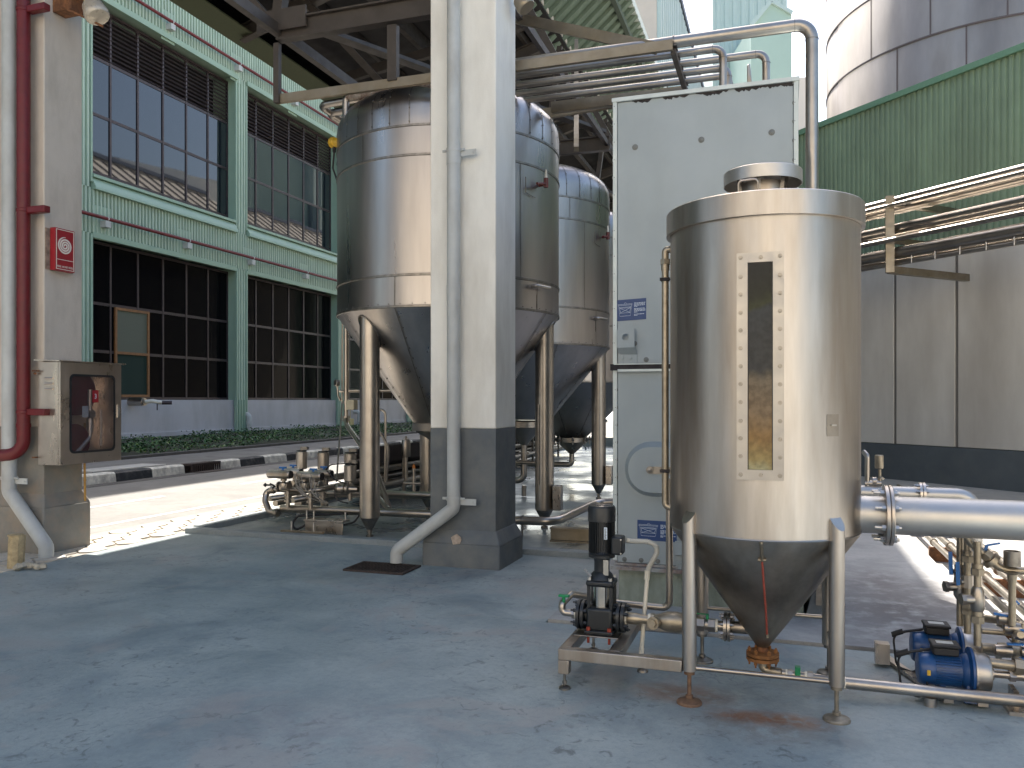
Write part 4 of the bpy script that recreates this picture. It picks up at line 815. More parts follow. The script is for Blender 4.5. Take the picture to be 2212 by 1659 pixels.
def bolt(px, py, r=.011, y=YB): q = on_y(px, py, y); m = MB(); BL.append(m); m.lathe([(0,.0), (r*1.7,0), (r*1.7,.003), (r,.004), (r,.010), (0,.013)][::1], (q.x, y, q.z), (0,-1,0), n=12)
zs = 228
for py in (231, 269, 308, 346, 384, 422, 461, 499, 517, 554, 592, 630, 667, 703, 741): bolt(1327.5, py)
for py in (178, 222, 262, 303, 345, 386): bolt(1717, py)
for py in (842, 880, 918, 955, 993, 1031, 1068, 1110, 1150): bolt(1330, py)
for px, py in ((1372, 318), (1515, 302), (1667, 286), (1371, 742), (1396, 777), (1394, 792)): bolt(px, py, .014 if py < 400 else .012)
for px in (1349, 1385, 1421, 1470): bolt(px, 1208+.06*(px-1349)); bolt(px, 1222+.06*(px-1349))
parts('bolt', BL, flat('dull_washer', (.16,.17,.165), .5, .4), t)
# bent lug with round hole
a = bz(1336, 712); b_ = bz(1373, 768); c_ = bz(1378, 791)
x0, x1 = a.x, bz(1373, 712).x
m = MB()
zt, zk, zb2 = a.z, bz(1340, 752).z, bz(1340, 766).z
inn = [((x0+x1)/2+.016*cos(2*pi*i/28+pi/4), (zt+zk)/2+.008+.016*sin(2*pi*i/28+pi/4)) for i in range(28)]
inn = [((x0+x1)/2+(u-(x0+x1)/2)*1.7, v+(v-(zt+zk)/2-.008)*.7) for u, v in inn]
out = []
for (cu, cv) in ((x1, zt), (x0, zt), (x0, zk), (x1, zk)): out += [(cu, cv)]*7
ringplate(m, out, inn, lambda u, v: (u, YB-.055, v), lambda u, v: (u, YB-.047, v))
m.prism([(x0, YB-.055, zk-.001), (x0, YB-.047, zk-.001), (x0+.012, YB-.004, zb2), (x0+.012, YB-.012, zb2)], (x1-x0, 0, 0))
m.box((x0+.012, YB-.012, c_.z), (x1+.012, YB-.001, zb2-.001))
for dx in (.03, .095):
    for z in (c_.z+.022, zb2-.024): m.hexb((x0+dx, YB-.012, z), (0,-1,0), .015, .014)
part('lifting_lug', m, T['box'], t, bev=.002)
# oval access door
q = bz(1412, 1013); xc = -.55; zc_ = q.z; m = MB(); W_, H_ = .637, bz(1412, 948).z-bz(1412, 1078).z; H_ /= 2
outl = rrect(xc-W_, xc+W_, zc_-H_, zc_+H_, H_*.98, 10); inn = rrect(xc-W_+.02, xc+W_-.02, zc_-H_+.02, zc_+H_-.02, H_*.9, 10); inn2 = rrect(xc-W_+.06, xc+W_-.06, zc_-H_+.06, zc_+H_-.06, H_*.7, 10)
n_ = len(outl)
vs = [(u, YB-.001, v) for u, v in outl]+[(u, YB-.014, v) for u, v in outl]+[(u, YB-.014, v) for u, v in inn]+[(u, YB-.085, v) for u, v in inn2]
fs = [(k*n_+i, k*n_+(i+1)%n_, (k+1)*n_+(i+1)%n_, (k+1)*n_+i) for k in range(3) for i in range(n_)]+[tuple(range(3*n_, 4*n_))]
m.add(vs, fs); ad = part('access_door', m, T['box'], t, smooth=25)
xk = bz(1408, 1016).x
m = MB().prism([(u, YB-.086, v) for u, v in rrect(xk-.03, xk+.30, zc_-.03, zc_+.025, .027)], (0, -.006, 0)); part('door_handle', m.lathe([(.028,0),(.028,.01),(.014,.012),(.014,.03),(0,.034)], (xk, YB-.092, zc_), (0,-1,0), n=16).lathe([(.028,0),(.028,.01),(.014,.012),(.014,.03),(0,.034)], (xk+.2, YB-.092, zc_), (0,-1,0), n=16), T['seam'], ad)
# printed panels
def infosign(x0, x1, z0, z1, tilt):
    def P(u, v): return (x0+(x1-x0)*u, z0+(z1-z0)*v+tilt*u)
    b = MB(); b.prism([(P(u,v)[0], YB-.001, P(u,v)[1]) for u, v in ((0,0),(1,0),(1,1),(0,1))], (0,-.002,0))
    s = part('information_sign', b, T['signblue'], t, 'blue printed sheet with white line drawing and text')
    m = MB()
    def seg(u0, v0, u1, v1, wd=.0016):
        a = P(u0, v0); b_ = P(u1, v1); m.bar((a[0], YB-.0035, a[1]), (b_[0], YB-.0035, b_[1]), .001, wd, up=(0,0,1) if abs(a[0]-b_[0]) > .004 else (1,0,0))
    for q in ((.03,.78,.53,.78),(.03,.73,.53,.73),(.05,.73,.10,.22),(.51,.73,.46,.22),(.10,.37,.46,.37),(.10,.60,.46,.60),(.09,.64,.47,.64),(.10,.60,.46,.37),(.10,.37,.46,.60),(.10,.22,.46,.22),(.08,.66,.12,.4),(.48,.66,.44,.4)): seg(*q, .002)
    for i in range(9): a0, a1 = pi*i/9, pi*(i+1)/9; seg(.29+.04*cos(a0), .78+.07*sin(a0), .29+.04*cos(a1), .78+.07*sin(a1), .0014)
    v = .80
    for ln in (4, 4, 2):
        for k in range(ln):
            u = .59; end = .97 if k < ln-1 else .70
            while u < end-.03: wv = random.uniform(.03, .09); seg(u, v, min(u+wv, end), v, .0042); u += wv+.014
            v -= .055
        v -= .045
    part('print', m, T['signwhite'], s)
a = bz(1333, 646); b_ = bz(1396, 691); infosign(a.x, b_.x, b_.z-.004, a.z-.004-.006, .010)
a = bz(1377, 1122); b_ = bz(1462, 1172); infosign(a.x, b_.x, b_.z+.006, a.z-.002, -.004)
# lower corner bracket and base
c_ = bz(1460, 1160); x0 = c_.x; m = MB().box((x0, YB-.013, bz(1460, 1230).z), (x0+.16, YB-.001, bz(1460, 1205).z+.02)).box((x0, YB-.06, bz(1460,1166).z), (x0+.2, YB-.05, bz(1460,1190).z-.02)); m.prism([(x0, YB-.06, bz(1460,1190).z-.021), (x0, YB-.05, bz(1460,1190).z-.021), (x0, YB-.002, bz(1460,1205).z+.021), (x0, YB-.013, bz(1460,1205).z+.021)], (.18,0,0))
m.hexb((x0+.03, YB-.013, bz(1460,1214).z), (0,-1,0), .015, .014).hexb((x0+.03, YB-.013, bz(1460,1226).z), (0,-1,0), .015, .014); part('corner_bracket', m, T['box'], t, bev=.002)
part('base_flange', MB().box((XB0-.02, YB-.07, ZP-.015), (XB1+.12, YB+DB, ZP+.0)).box((XB0-.02, YB-.068, ZP+.001), (XB1+.12, YB-.03, ZP+.012)).box((XB0, YB-.02, ZP+.013), (XB1+.05, YB+.1, ZP+.029)), mat('rusty_edge_paint', (.36,.38,.37), .6, .1, var=.1, vs=6, dirt=(.16,.06,.03), dirt_amt=.6, dirt_s=9), t)
part('plinth', MB().box((XB0+.03, YB+.0, 0), (XB1+.05, YB+DB, ZP-.016)), T['plinth'], t, bev=.01)
part('side_frame', MB().prism([(XB1+.13, YB-.05, .12), (XB1+.33, YB-.05, .12), (XB1+.14, YB-.05, .55)], (0, .01, 0)).box((XB1+.12, YB-.02, .0), (XB1+.16, YB+.05, .55)).box((XB1+.121, YB+.06, .30), (XB1+.3, YB+DB, .33)).cyl((XB1+.2, YB+.3, .62), (XB1+.36, YB+.2, .60), .03).cyl((XB1+.2, YB+.3, .35), (XB1+.2, YB+.3, .85), .04), T['seam'], t)
part('side_skirt', MB().prism([(XB1+.06, YB-.02, .015), (XB1+.22, YB-.04, .015), (XB1+.13, YB-.02, .285)], (0, .5, 0)), T['greyp'], t)
sd = [O+ray(px_, 865)*42 for px_ in (1548, 1744)]; sz = [O.z+(865-py_)/1750*42 for py_ in (192, 166)]
single('white_shed', MB().prism([(sd[0].x, sd[0].y, 0), (sd[1].x, sd[1].y, 0), (sd[1].x, sd[1].y, sz[1]), (sd[0].x*.8+sd[1].x*.2, sd[0].y*.8+sd[1].y*.2, sz[1]-.35), (sd[0].x, sd[0].y, sz[0])], FW*9), T['silow'], 'far white sheet roofed shed just showing over the grey casing', 'shed', (sd[0].x, sd[0].y, 0))

# ================================================================ overhead pipe rack
YR = 8.0; ZR = 5.08
t = thing('pipe_rack', 'hanging steel channel rack that carries the pipes over the grey casing', 'pipe rack', (-3, 8.4, ZR))
xe = on_y(1453, 100, YR).x
part('front_channel', MB().box((-5.55, YR, ZR-.05), (xe, YR+.008, ZR+.05)).box((-5.55, YR+.0081, ZR+.042), (xe, YR+.05, ZR+.05)).box((-5.55, YR+.0081, ZR-.05), (xe, YR+.05, ZR-.042)), T['tray'], t)
part('rear_channel', MB().box((-2.6, 9.25, ZR-.06), (xe, 9.30, ZR+.06)), T['tray'], t)
for x in (xe-.03, xe-2.0):
    m = MB().box((x, YR+.08, ZR-.06), (x+.05, 10.2, ZR-.01)); part('cross_arm', m, T['beam'], t)
q = on_y(1115, 48, 9.4); m = MB(); m.bar(on_y(1108, 38, 8.6), on_y(1420, 105, 8.05), .05, .11); part('tie', m, T['tray'], t)
m = MB(); m.bar(on_y(1155, 250, 10.2), on_y(1325, 222, 10.2), .06, .13).bar(on_y(1245, 205, 14.6)+Vector((0,0,1)), on_y(1245, 322, 11), .07, .07); part('rear_tie', m, T['tray'], t)
ZPp = ZR+.01
def rackpipe(name, lab, Y, r, xl, pend, drop, z=ZPp, grp='pipes on the overhead rack'):
    u = pend; xx = on_y(u, 0, Y).x
    o = thing(name, lab, 'pipe', (xx, Y, drop), grp); part('pipe', MB().sweep([(xl, Y, z+r), (xx, Y, z+r), (xx, Y, drop)], r, n=20, bend=r*2.6, seg=8), T['steel2'], o)
    m = MB(); bb = r*2.6
    m.cyl((xx-bb-.006, Y, z+r), (xx-bb, Y, z+r), r+.004, n=20); m.cyl((xx, Y, z+r-bb), (xx, Y, z+r-bb-.006), r+.004, n=20)
    m.box((xe-.04, Y-r-.02, z-.005), (xe+.03, Y+r+.02, z+.0)).cyl((xe-.01, Y, z+r), (xe+.005, Y, z+r), r+.008, n=20); part('weld_and_clamp', m, T['seam'], o); return o
rackpipe('overhead_pipe', 'large steel pipe crossing over the grey casing then dropping behind the tank', 8.12, .058, -2.9, 1754, .0)
rackpipe('overhead_pipe', 'topmost slim pipe under the rack channel, dropping first into the casing roof', 8.36, .038, -2.9, 1562, ZT)
rackpipe('overhead_pipe', 'slim rack pipe that reaches farthest right before dropping into the casing', 8.62, .038, -2.9, 1655, ZT)
rackpipe('overhead_pipe', 'third slim rack pipe, dropping just behind the first drop', 8.86, .038, -2.9, 1573, ZT)
rackpipe('overhead_pipe', 'lowest seen of the slim rack pipes, dropping behind the others', 9.08, .036, -2.9, 1576, ZT)
o = thing('thin_rack_line', 'thinnest line on the rack, ending in an upright blade-shaped vent above the casing', 'pipe', (-1, 9.25, ZR)); Y = 9.32
xx = on_y(1618, 0, 8.95).x; part('pipe', MB().sweep([(-2.6, Y, ZR-.05), (on_y(1500, 0, Y).x, Y, ZR-.05), (xx, 8.95, ZR-.14)], .016, n=10), T['steel2'], o)
part('vent', MB().prism([(xx-.02, 8.93, 4.7), (xx+.055, 8.93, 4.73), (xx+.01, 8.93, ZR+.09), (xx-.02, 8.93, ZR+.07)], (0, .06, 0)).cyl((xx, 8.96, 4.7), (xx, 8.96, ZT), .022), T['steel2'], o, bev=.008)
# rusty overflow pipe and bent pipes over the near tank
o = thing('rusty_pipe', 'flaking rusty pipe lying over the shoulder of the big tank', 'pipe', (-4.2, 8.3, 5))
a = on_y(752, 215, 8.55); b_ = on_y(940, 178, 8.2)
part('pipe', MB().sweep([a+Vector((0,.0,.02)), Vector((b_.x, 8.3, b_.z)), Vector((-2.9, 8.3, b_.z+.0))], .045, n=14), T['rustpipe'], o)
part('drop_pipe', MB().sweep([a+Vector((.06,0,.02)), a+Vector((-.03,0,.015)), a+Vector((-.03,0,-.36))], .043, n=14, bend=.08), T['steel2'], o)
for k, (dy, py) in enumerate(((10.6, 228), (10.9, 245))):
    a = on_y(690+18*k, py, dy); o = single('bent_pipe', MB().sweep([(a.x+1.2, dy, a.z+.05), (a.x, dy, a.z), (a.x+.0, dy+3.5, a.z+.0)], .055, n=14, bend=.14), T['steel2'], ('upper' if k == 0 else 'lower')+' of the two bent pipes turning back left of the big tank top', 'pipe', (a.x, dy, a.z), 'bent pipes left of the big tank')
T['outlet'] = mat('dull_pickled_steel', (.52,.50,.47), .42, .9, var=.08, vs=3, dirt=(.38,.35,.3), dirt_amt=.25, dirt_s=3, rvar=.06)
# ================================================================ foreground treatment tank
TX, TY, TR = -.104, 4.72, .504
t = thing('water_tank', 'upright brushed steel tank with conical bottom, lid and tall bolted sight glass in front', 'tank', (TX, TY, 0)); c = (TX, TY, 0)
m = MB().lathe([(TR, .90), (TR, 2.54)], c, n=128); part('shell', m, T['steel'], t, smooth=60)
part('cone', MB().lathe([(.036, .235), (.045, .25), (TR-.004, .885), (TR, .90)], c, n=128), T['conedark'], t, smooth=50)
part('weld_seam', MB().lathe([(TR+.001,.894), (TR+.004,.90), (TR+.001,.906)], c, n=96), T['steel2'], t)
part('lid', MB().lathe([(TR+.002, 2.522), (TR+.022, 2.522), (TR+.022, 2.640), (TR+.016, 2.646), (.30, 2.70), (.10, 2.73), (0, 2.73)], c, n=128), T['steel'], t)
ch = part('chimney', MB().lathe([(.122, 2.69), (.122, 2.80)], c, n=64), T['steel'], t)
part('cap', MB().lathe([(.203, 2.868), (.210, 2.862), (.210, 2.795), (.206, 2.795), (.206, 2.858), (0, 2.866)], c, n=72).lathe([(.203, 2.869), (.1, 2.885), (0, 2.89)], c, n=72), T['outlet'], ch)
for k in range(6):
    a = 2*pi*k/6+.4; m = MB(); m.bar((TX+.125*cos(a), TY+.125*sin(a), 2.74), (TX+.14*cos(a), TY+.14*sin(a), 2.857), .02, .006); part('cap_support', m, T['seam'], ch)
h0 = on_y(1595, 415, 4.40); h1 = on_y(1637, 414, 4.40); zt = on_y(1616, 392, 4.40).z
part('lid_handle', MB().sweep([(h0.x, 4.40, 2.66), (h0.x, 4.38, zt), (h1.x, 4.38, zt+.005), (h1.x, 4.40, 2.66)], .0055, bend=.02), T['steel2'], t)
# legs
for k, (sx, sy) in enumerate(((-1,-1), (1,-1), (-1,1), (1,1))):
    x, y = TX+sx*.362, TY+sy*.362; n_ = 28; r = .038; zb = .175
    lw = MB(); vs = []
    for i in range(n_):
        a = 2*pi*i/n_; vs.append((x+r*cos(a), y+r*sin(a), zb))
    for i in range(n_):
        a = 2*pi*i/n_; vs.append((x+r*cos(a), y+r*sin(a), 1.0+.035*(-(cos(a)*sx+sin(a)*sy))))
    lw.add(vs, [(i, (i+1)%n_, n_+(i+1)%n_, n_+i) for i in range(n_)]+[tuple(range(n_-1,-1,-1)), tuple(range(n_, 2*n_))])
    lg = part('leg', lw, T['steel'], t)
    fm = mat('rust_stained_foot', (.20,.12,.075), .7, .3, var=.3, vs=25) if k == 0 else T['seam'] if k > 1 else mat('tarnished_foot', (.28,.25,.2), .5, .6, var=.3, vs=20)
    part('foot', MB().lathe([(0, zb-.001), (.028, zb-.002), (.028, zb-.02), (.011, zb-.021), (.011, .045), (.02, .044), (.02, .03), (.014, .03)], (x, y, 0), n=18).lathe([(.014, .029), (.03, .022), (.062, .014), (.066, .008), (.066, 0), (0, 0)], (x, y, 0), n=32), fm, lg)
def lp(sx, sy, z): return Vector((TX+sx*.362, TY+sy*.362, z))
part('stretcher', MB().cyl(lp(-1,-1,.19)+Vector((.03,0,0)), lp(1,-1,.19)-Vector((.03,0,0)), .0125).cyl(lp(-1,1,.33)+Vector((.03,0,0)), lp(1,1,.33)-Vector((.03,0,0)), .0125).cyl(lp(1,-1,.25)+Vector((0,.03,0)), lp(1,1,.25)-Vector((0,.03,0)), .0125), T['steel2'], t)
# sight glass: a flat bolted frame welded to the front
yf = TY-TR-.016; xw = .1125; cu = TX
z0, z1, gz0, gz1, gx = 1.205, 2.335, 1.255, 2.287, .060
m = MB(); m.box((cu-xw, yf, z0), (cu-gx, yf+.04, z1)).box((cu+gx, yf, z0), (cu+xw, yf+.04, z1)).box((cu-gx+.0001, yf, z0), (cu+gx-.0001, yf+.012, gz0)).box((cu-gx+.0001, yf, gz1), (cu+gx-.0001, yf+.012, z1))
sg = part('sight_frame', m, mat('sight_frame_steel', (.40,.38,.355), .4, 1, var=.08, vs=6), t)
m = MB().box((cu-gx-.001, yf+.0045, gz0-.003), (cu-gx+.004, yf+.0115, gz1+.003)).box((cu+gx-.004, yf+.0045, gz0-.003), (cu+gx+.001, yf+.0115, gz1+.003)); part('gasket', m, T['rubber'], sg)
# residue on the inside of the strip glass: deposits in bands with ragged edges
gm = bpy.data.materials.new('sight_glass_residue'); gm.use_nodes = True; N = gm.node_tree.nodes; L = gm.node_tree.links; bs_ = N['Principled BSDF']; bs_.inputs['Roughness'].default_value = .12; bs_.inputs['Specular IOR Level'].default_value = .25
g = N.new('ShaderNodeNewGeometry'); sp = N.new('ShaderNodeSeparateXYZ'); L.new(g.outputs['Position'], sp.inputs[0])
ns = N.new('ShaderNodeTexNoise'); ns.inputs['Scale'].default_value = 9; ns.inputs['Detail'].default_value = 7; mp = N.new('ShaderNodeMapping'); mp.inputs['Scale'].default_value = (1,1,.35); L.new(g.outputs['Position'], mp.inputs[0]); L.new(mp.outputs[0], ns.inputs[0])
ma = N.new('ShaderNodeMath'); ma.operation = 'MULTIPLY_ADD'; L.new(ns.outputs[0], ma.inputs[0]); ma.inputs[1].default_value = .12; L.new(sp.outputs[2], ma.inputs[2])
mr_ = N.new('ShaderNodeMapRange'); mr_.inputs[1].default_value = gz0+.06; mr_.inputs[2].default_value = gz1+.06; L.new(ma.outputs[0], mr_.inputs[0])
cr = N.new('ShaderNodeValToRGB'); L.new(mr_.outputs[0], cr.inputs[0]); e_ = cr.color_ramp.elements
for p_, c_ in ((0, (.36,.33,.18)), (.05, (.30,.22,.085)), (.16, (.24,.135,.045)), (.28, (.21,.145,.085)), (.44, (.16,.125,.085)), (.49, (.045,.045,.043)), (.62, (.03,.032,.033)), (.76, (.028,.033,.036)), (.78, (.028,.032,.012)), (.84, (.012,.014,.008)), (1., (.008,.010,.012))):
    el = e_[0] if p_ == 0 else (e_[-1] if p_ == 1. else e_.new(p_)); el.position = p_; el.color = (*c_, 1)
n2 = N.new('ShaderNodeTexNoise'); n2.inputs['Scale'].default_value = 35; n2.inputs['Detail'].default_value = 6; L.new(g.outputs['Position'], n2.inputs[0])
cr2 = N.new('ShaderNodeValToRGB'); L.new(n2.outputs[0], cr2.inputs[0]); cr2.color_ramp.elements[0].position = .35; cr2.color_ramp.elements[0].color = (.72,.72,.72,1); cr2.color_ramp.elements[1].position = .62; cr2.color_ramp.elements[1].color = (1.05,1.05,1.05,1)
mx = N.new('ShaderNodeMix'); mx.data_type = 'RGBA'; mx.blend_type = 'MULTIPLY'; mx.inputs[0].default_value = 1; L.new(cr.outputs[0], mx.inputs[6]); L.new(cr2.outputs[0], mx.inputs[7]); L.new(mx.outputs[2], bs_.inputs['Base Color'])
part('strip_glass', MB().box((cu-gx+.002, yf+.008, gz0+.001), (cu+gx-.002, yf+.0118, gz1-.001)), gm, sg, smooth=0)
BL = []
for k in range(13):
    z = z0+.025+k*(z1-z0-.05)/12
    for s in (-1, 1): BL.append(MB()); BL[-1].hexb((cu+s*.0935, yf, z+random.uniform(-.003,.003)), (0,-1,0), .0075, .010)
for z in (z0+.025, z1-.025): BL.append(MB()); BL[-1].hexb((cu+.003, yf, z), (0,-1,0), .0075, .010)
parts('bolt', BL, mat('frame_bolt', (.30,.28,.25), .35, .9, var=.2, vs=30), sg)
# lifting patch on the right of the shell
a = radians(-52); 
def on_shell(a, z, e=.0): return Vector((TX+(TR+e)*cos(a), TY+(TR+e)*sin(a), z))
m = MB(); pz = on_y(1795, 918, 4.4).z
vs = [on_shell(-.90+.16*i/6, pz+s*.055, .0012) for i in range(7) for s in (-1, 1)]; m.add(vs, [(2*i, 2*i+2, 2*i+3, 2*i+1) for i in range(6)])
part('tape_mark', m, mat('adhesive_residue', (.33,.29,.24), .5, .8, var=.15, vs=10), t); m = MB(); m.bar(on_shell(-.85, pz, .004), on_shell(-.78, pz, .004), .006, .008); part('clip', m, T['bolt'], t)
# flange on the bottom
part('bottom_neck', MB().lathe([(.030, .25), (.030, .205)], c, n=24), T['rust'], t)
fl = MB(); fl.flange((TX, TY, .192), (0,0,1), .088, .018, 6, .011).flange((TX, TY, .168), (0,0,1), .088, .018, 6, .011); part('outlet_flange', fl, mat('orange_rust', (.30,.13,.04), .8, .1, var=.35, vs=25, dirt=(.14,.06,.02), dirt_amt=.5, dirt_s=16, bump=.3), t)
# level gauge tube down the cone
def on_cone(px, py):
    r = ray(px, py)
    best = None
    for i in range(400):
        d_ = 3.9+i*.0025; q = O+r*d_; rr = sqrt((q.x-TX)**2+(q.y-TY)**2); rc = .045+(q.z-.25)/(.635)*(TR-.045)
        if rr <= rc+.008: return q
    return O+r*4.3
ga = on_cone(1644, 1176); gb = on_cone(1646, 1210); gc = on_cone(1655, 1330); gd = on_cone(1657, 1372)
gt = part('gauge_tube', MB().sweep([ga, gb, gc, gd], .0055, n=8), mat('red_tube', (.34,.07,.045), .5, var=.2, vs=20), t)
part('gauge_fitting', MB().sweep([ga+Vector((0,.0,.012)), ga, gb], .0085, n=10).cyl(gb-Vector((.02,0,0)), gb+Vector((.02,0,0)), .009).cyl(gd-Vector((0,0,.012)), gd+Vector((0,0,.01)), .009), T['tray'], t)
# overflow pipe at the left side
o = thing('overflow_pipe', 'brownish steel overflow pipe clipped to the left side of the steel tank', 'pipe', (-.66, TY, 1.0))
xo = on_y(1437, 700, TY).x; zt = 2.45; zb = on_y(1437, 1095, TY).z
part('pipe', MB().sweep([(TX-TR+.0, TY, zt+.02), (xo, TY, zt+.02), (xo, TY, zb), (TX-TR+.02, TY, zb-.0)], .020, n=16, bend=.035, seg=6), T['brass'], o)
part('union', MB().cyl((xo, TY, zt-.035), (xo, TY, zt-.065), .030, n=6).cyl((xo, TY, zt-.066), (xo, TY, zt-.10), .024), T['brass'], o)
for z in (on_y(1437, 604, TY).z, on_y(1437, 1017, TY).z): part('clip', MB().box((xo-.028, TY-.026, z-.009), (xo+.028, TY-.01, z+.009)).cyl((xo, TY, z-.01), (xo, TY, z+.01), .024).bar((xo+.02, TY, z), (TX-TR+.01, TY, z), .008), T['grime'], o)
# ================================================================ pump, frame and suction line
def xs(px, Y=TY): return on_y(px, 0, Y).x
FY0, FY1 = TY-.362, TY+.362; FX = -1.176
t = thing('support_frame', 'low stainless box section frame under the black pump, joined to the tank leg', 'frame', (FX, FY0, 0))
zf = .198
m = MB(); m.box((FX, FY0-.03, zf-.032), (TX-.362-.036, FY0+.03, zf+.03)); part('front_beam', m, T['steel'], t, bev=.004)
m = MB(); m.box((FX, FY1-.03, zf-.032), (TX-.362-.036, FY1+.03, zf+.03)); part('rear_beam', m, T['steel'], t, bev=.004)
m = MB(); m.box((FX, FY0+.031, zf-.031), (FX+.06, FY1-.031, zf+.029)).box((xs(1350)-.03, FY0+.031, zf-.031), (xs(1350)+.035, FY1-.031, zf+.029)); part('cross_beam', m, T['steel'], t, bev=.004)
for (x, y) in ((FX, FY0-.03), (FX, FY1-.03)):
    lg = part('leg', MB().box((x, y, .09), (x+.06, y+.06, zf-.033)), T['steel'], t, bev=.003); part('foot', MB().cyl((x+.03, y+.03, .09), (x+.03, y+.03, .02), .008).lathe([(.012,.02),(.02,.018),(.033,.01),(.033,0),(0,0)], (x+.03, y+.03, 0), n=20).cyl((x+.03, y+.03, .03), (x+.03, y+.03, .045), .014, n=6), T['seam'], lg)
x = xs(1405, FY1); part('foot', MB().cyl((x, FY1-.3, .17), (x, FY1-.3, .02), .01).lathe([(.012,.02),(.03,.012),(.034,0),(0,0)], (x, FY1-.3, 0), n=16), T['seam'], t)
PX_ = xs(1300); zp = .228
part('pump_plate', MB().box((PX_-.14, TY-.12, zp), (PX_+.12, TY+.12, zp+.006)), T['steel2'], t, bev=.002)
t = thing('vertical_pump', 'black upright multistage pump with shiny steel sleeve beside the tank', 'pump', (PX_, TY, zp+.006))
zc = zp+.007
b = MB().box((PX_-.078, TY-.078, zc+.012), (PX_+.078, TY+.078, zc+.15)); part('base_casting', b, T['black'], t, bev=.016)
part('base_plate', MB().box((PX_-.085, TY-.10, zc), (PX_+.085, TY+.10, zc+.022)), T['black'], t, bev=.006)
m = MB()
for sx in (-1, 1):
    for sy in (-1, 1): m.cyl((PX_+sx*.062, TY+sy*.086, zc+.022), (PX_+sx*.062, TY+sy*.086, zc+.042), .012, n=6).cyl((PX_+sx*.062, TY+sy*.086, zc-.05), (PX_+sx*.062, TY+sy*.086, zc+.0), .008)
part('anchor_bolt', m, T['redcap'], t)
cpz = (PX_, TY, 0); zS0, zS1 = zc+.15, zc+.272
part('sleeve', MB().lathe([(.052, zS0), (.052, zS1)], cpz, n=48), T['chrome'], t)
for sx in (-1, 1):
    for sy in (-1, 1): part('stay_bolt', MB().box((PX_+sx*.066-.010, TY+sy*.055-.008, zS0-.01), (PX_+sx*.066+.010, TY+sy*.055+.008, zS1+.01)), T['black'], t, bev=.003)
part('head', MB().box((PX_-.082, TY-.075, zS1), (PX_+.082, TY+.075, zS1+.038)), T['black'], t, bev=.014)
m = MB()
for sx in (-1, 1):
    for sy in (-1, 1): m.cyl((PX_+sx*.062, TY+sy*.06, zS1+.038), (PX_+sx*.062, TY+sy*.06, zS1+.055), .012, n=6)
part('head_bolt', m, T['bolt'], t)
z2 = zS1+.039
part('motor_stool', MB().lathe([(.076, z2), (.062, z2+.03), (.045, z2+.045), (.045, z2+.10), (.05, z2+.125), (.078, z2+.13), (.078, z2+.145), (0, z2+.146)], cpz, n=32), T['black'], t)
part('coupling_guard', MB().box((PX_+.02, TY-.052, z2+.03), (PX_+.05, TY-.044, z2+.12)), T['chrome'], t)
part('vent_plug', MB().cyl((PX_-.055, TY-.05, z2+.02), (PX_-.09, TY-.06, z2+.06), .008, n=6), T['bolt'], t)
z3 = z2+.147; z4 = z3+.205
part('motor', MB().lathe([(.066, z3), (.066, z4)], cpz, n=36), T['black'], t)
m = MB()
for k in range(40):
    a = 2*pi*k/40+.05; m.bar((PX_+.071*cos(a), TY+.071*sin(a), z3+.01), (PX_+.071*cos(a), TY+.071*sin(a), z4-.002), .014, .0022, up=(-sin(a), cos(a), 0))
part('cooling_fins', m, T['black'], t)
part('motor_flange', MB().lathe([(.0, z3-.004), (.074, z3-.004), (.078, z3+.006), (.070, z3+.012), (.066, z3+.02)], cpz, n=36), T['black'], t)
z5 = z4+.08
part('fan_cover', MB().lathe([(.074, z4-.012), (.082, z4-.01), (.082, z5-.014), (.076, z5-.002), (.066, z5), (0, z5)], cpz, n=40), T['black'], t)
m = MB()
for k in range(5): r = .018+.011*k; m.lathe([(r, z5+.0005), (r+.004, z5+.0015), (r+.006, z5+.0005)], cpz, n=32)
part('fan_grille', m, T['seam'], t)
jx = PX_+.068
part('junction_box', MB().box((jx, TY-.075, z3+.008), (jx+.068, TY+.03, z3+.115)), T['black'], t, bev=.012)
m = MB()
for (y_, z_) in ((-.06, .02), (-.06, .10)): m.cyl((jx+.06, TY+y_-.012, z3+z_), (jx+.06, TY+y_-.018, z3+z_), .005, n=8)
part('box_screw', m, T['bolt'], t)
part('rating_label', MB().box((PX_+.032, TY-.0905, z4-.105), (PX_+.051, TY-.0895, z4-.035)), T['signwhite'], t, 'small white printed label on the motor')
m = MB()
for k in range(10): m.box((PX_+.035+.001*(k%2), TY-.0913, z4-.101+k*.0062), (PX_+.047-.002*(k%3), TY-.0906, z4-.098+k*.0062))
part('label_print', m, T['rubber'], t)
zl = on_y(1300, 1334, TY).z; zl = .325
for s in (-1, 1):
    m = MB(); xf = PX_+s*.095; m.cyl((PX_+s*.07, TY, zl), (xf, TY, zl), .045).flange((xf+s*.012, TY, zl), (1,0,0), .086, .018, 6, .011).flange((xf+s*.038, TY, zl), (1,0,0), .086, .018, 6, .011); part('port_flange', m, T['black'], t)
    m = MB()
    for k in range(6):
        a = 2*pi*(k+.5)/6; 
        for dx in (-.002, .052): m.cyl((xf+s*(dx), TY+.069*cos(a), zl+.069*sin(a)), (xf+s*(dx-.012 if dx < 0 else dx+.012), TY+.069*cos(a), zl+.069*sin(a)), .0105, n=6)
    part('flange_bolt', m, T['bolt'], t)
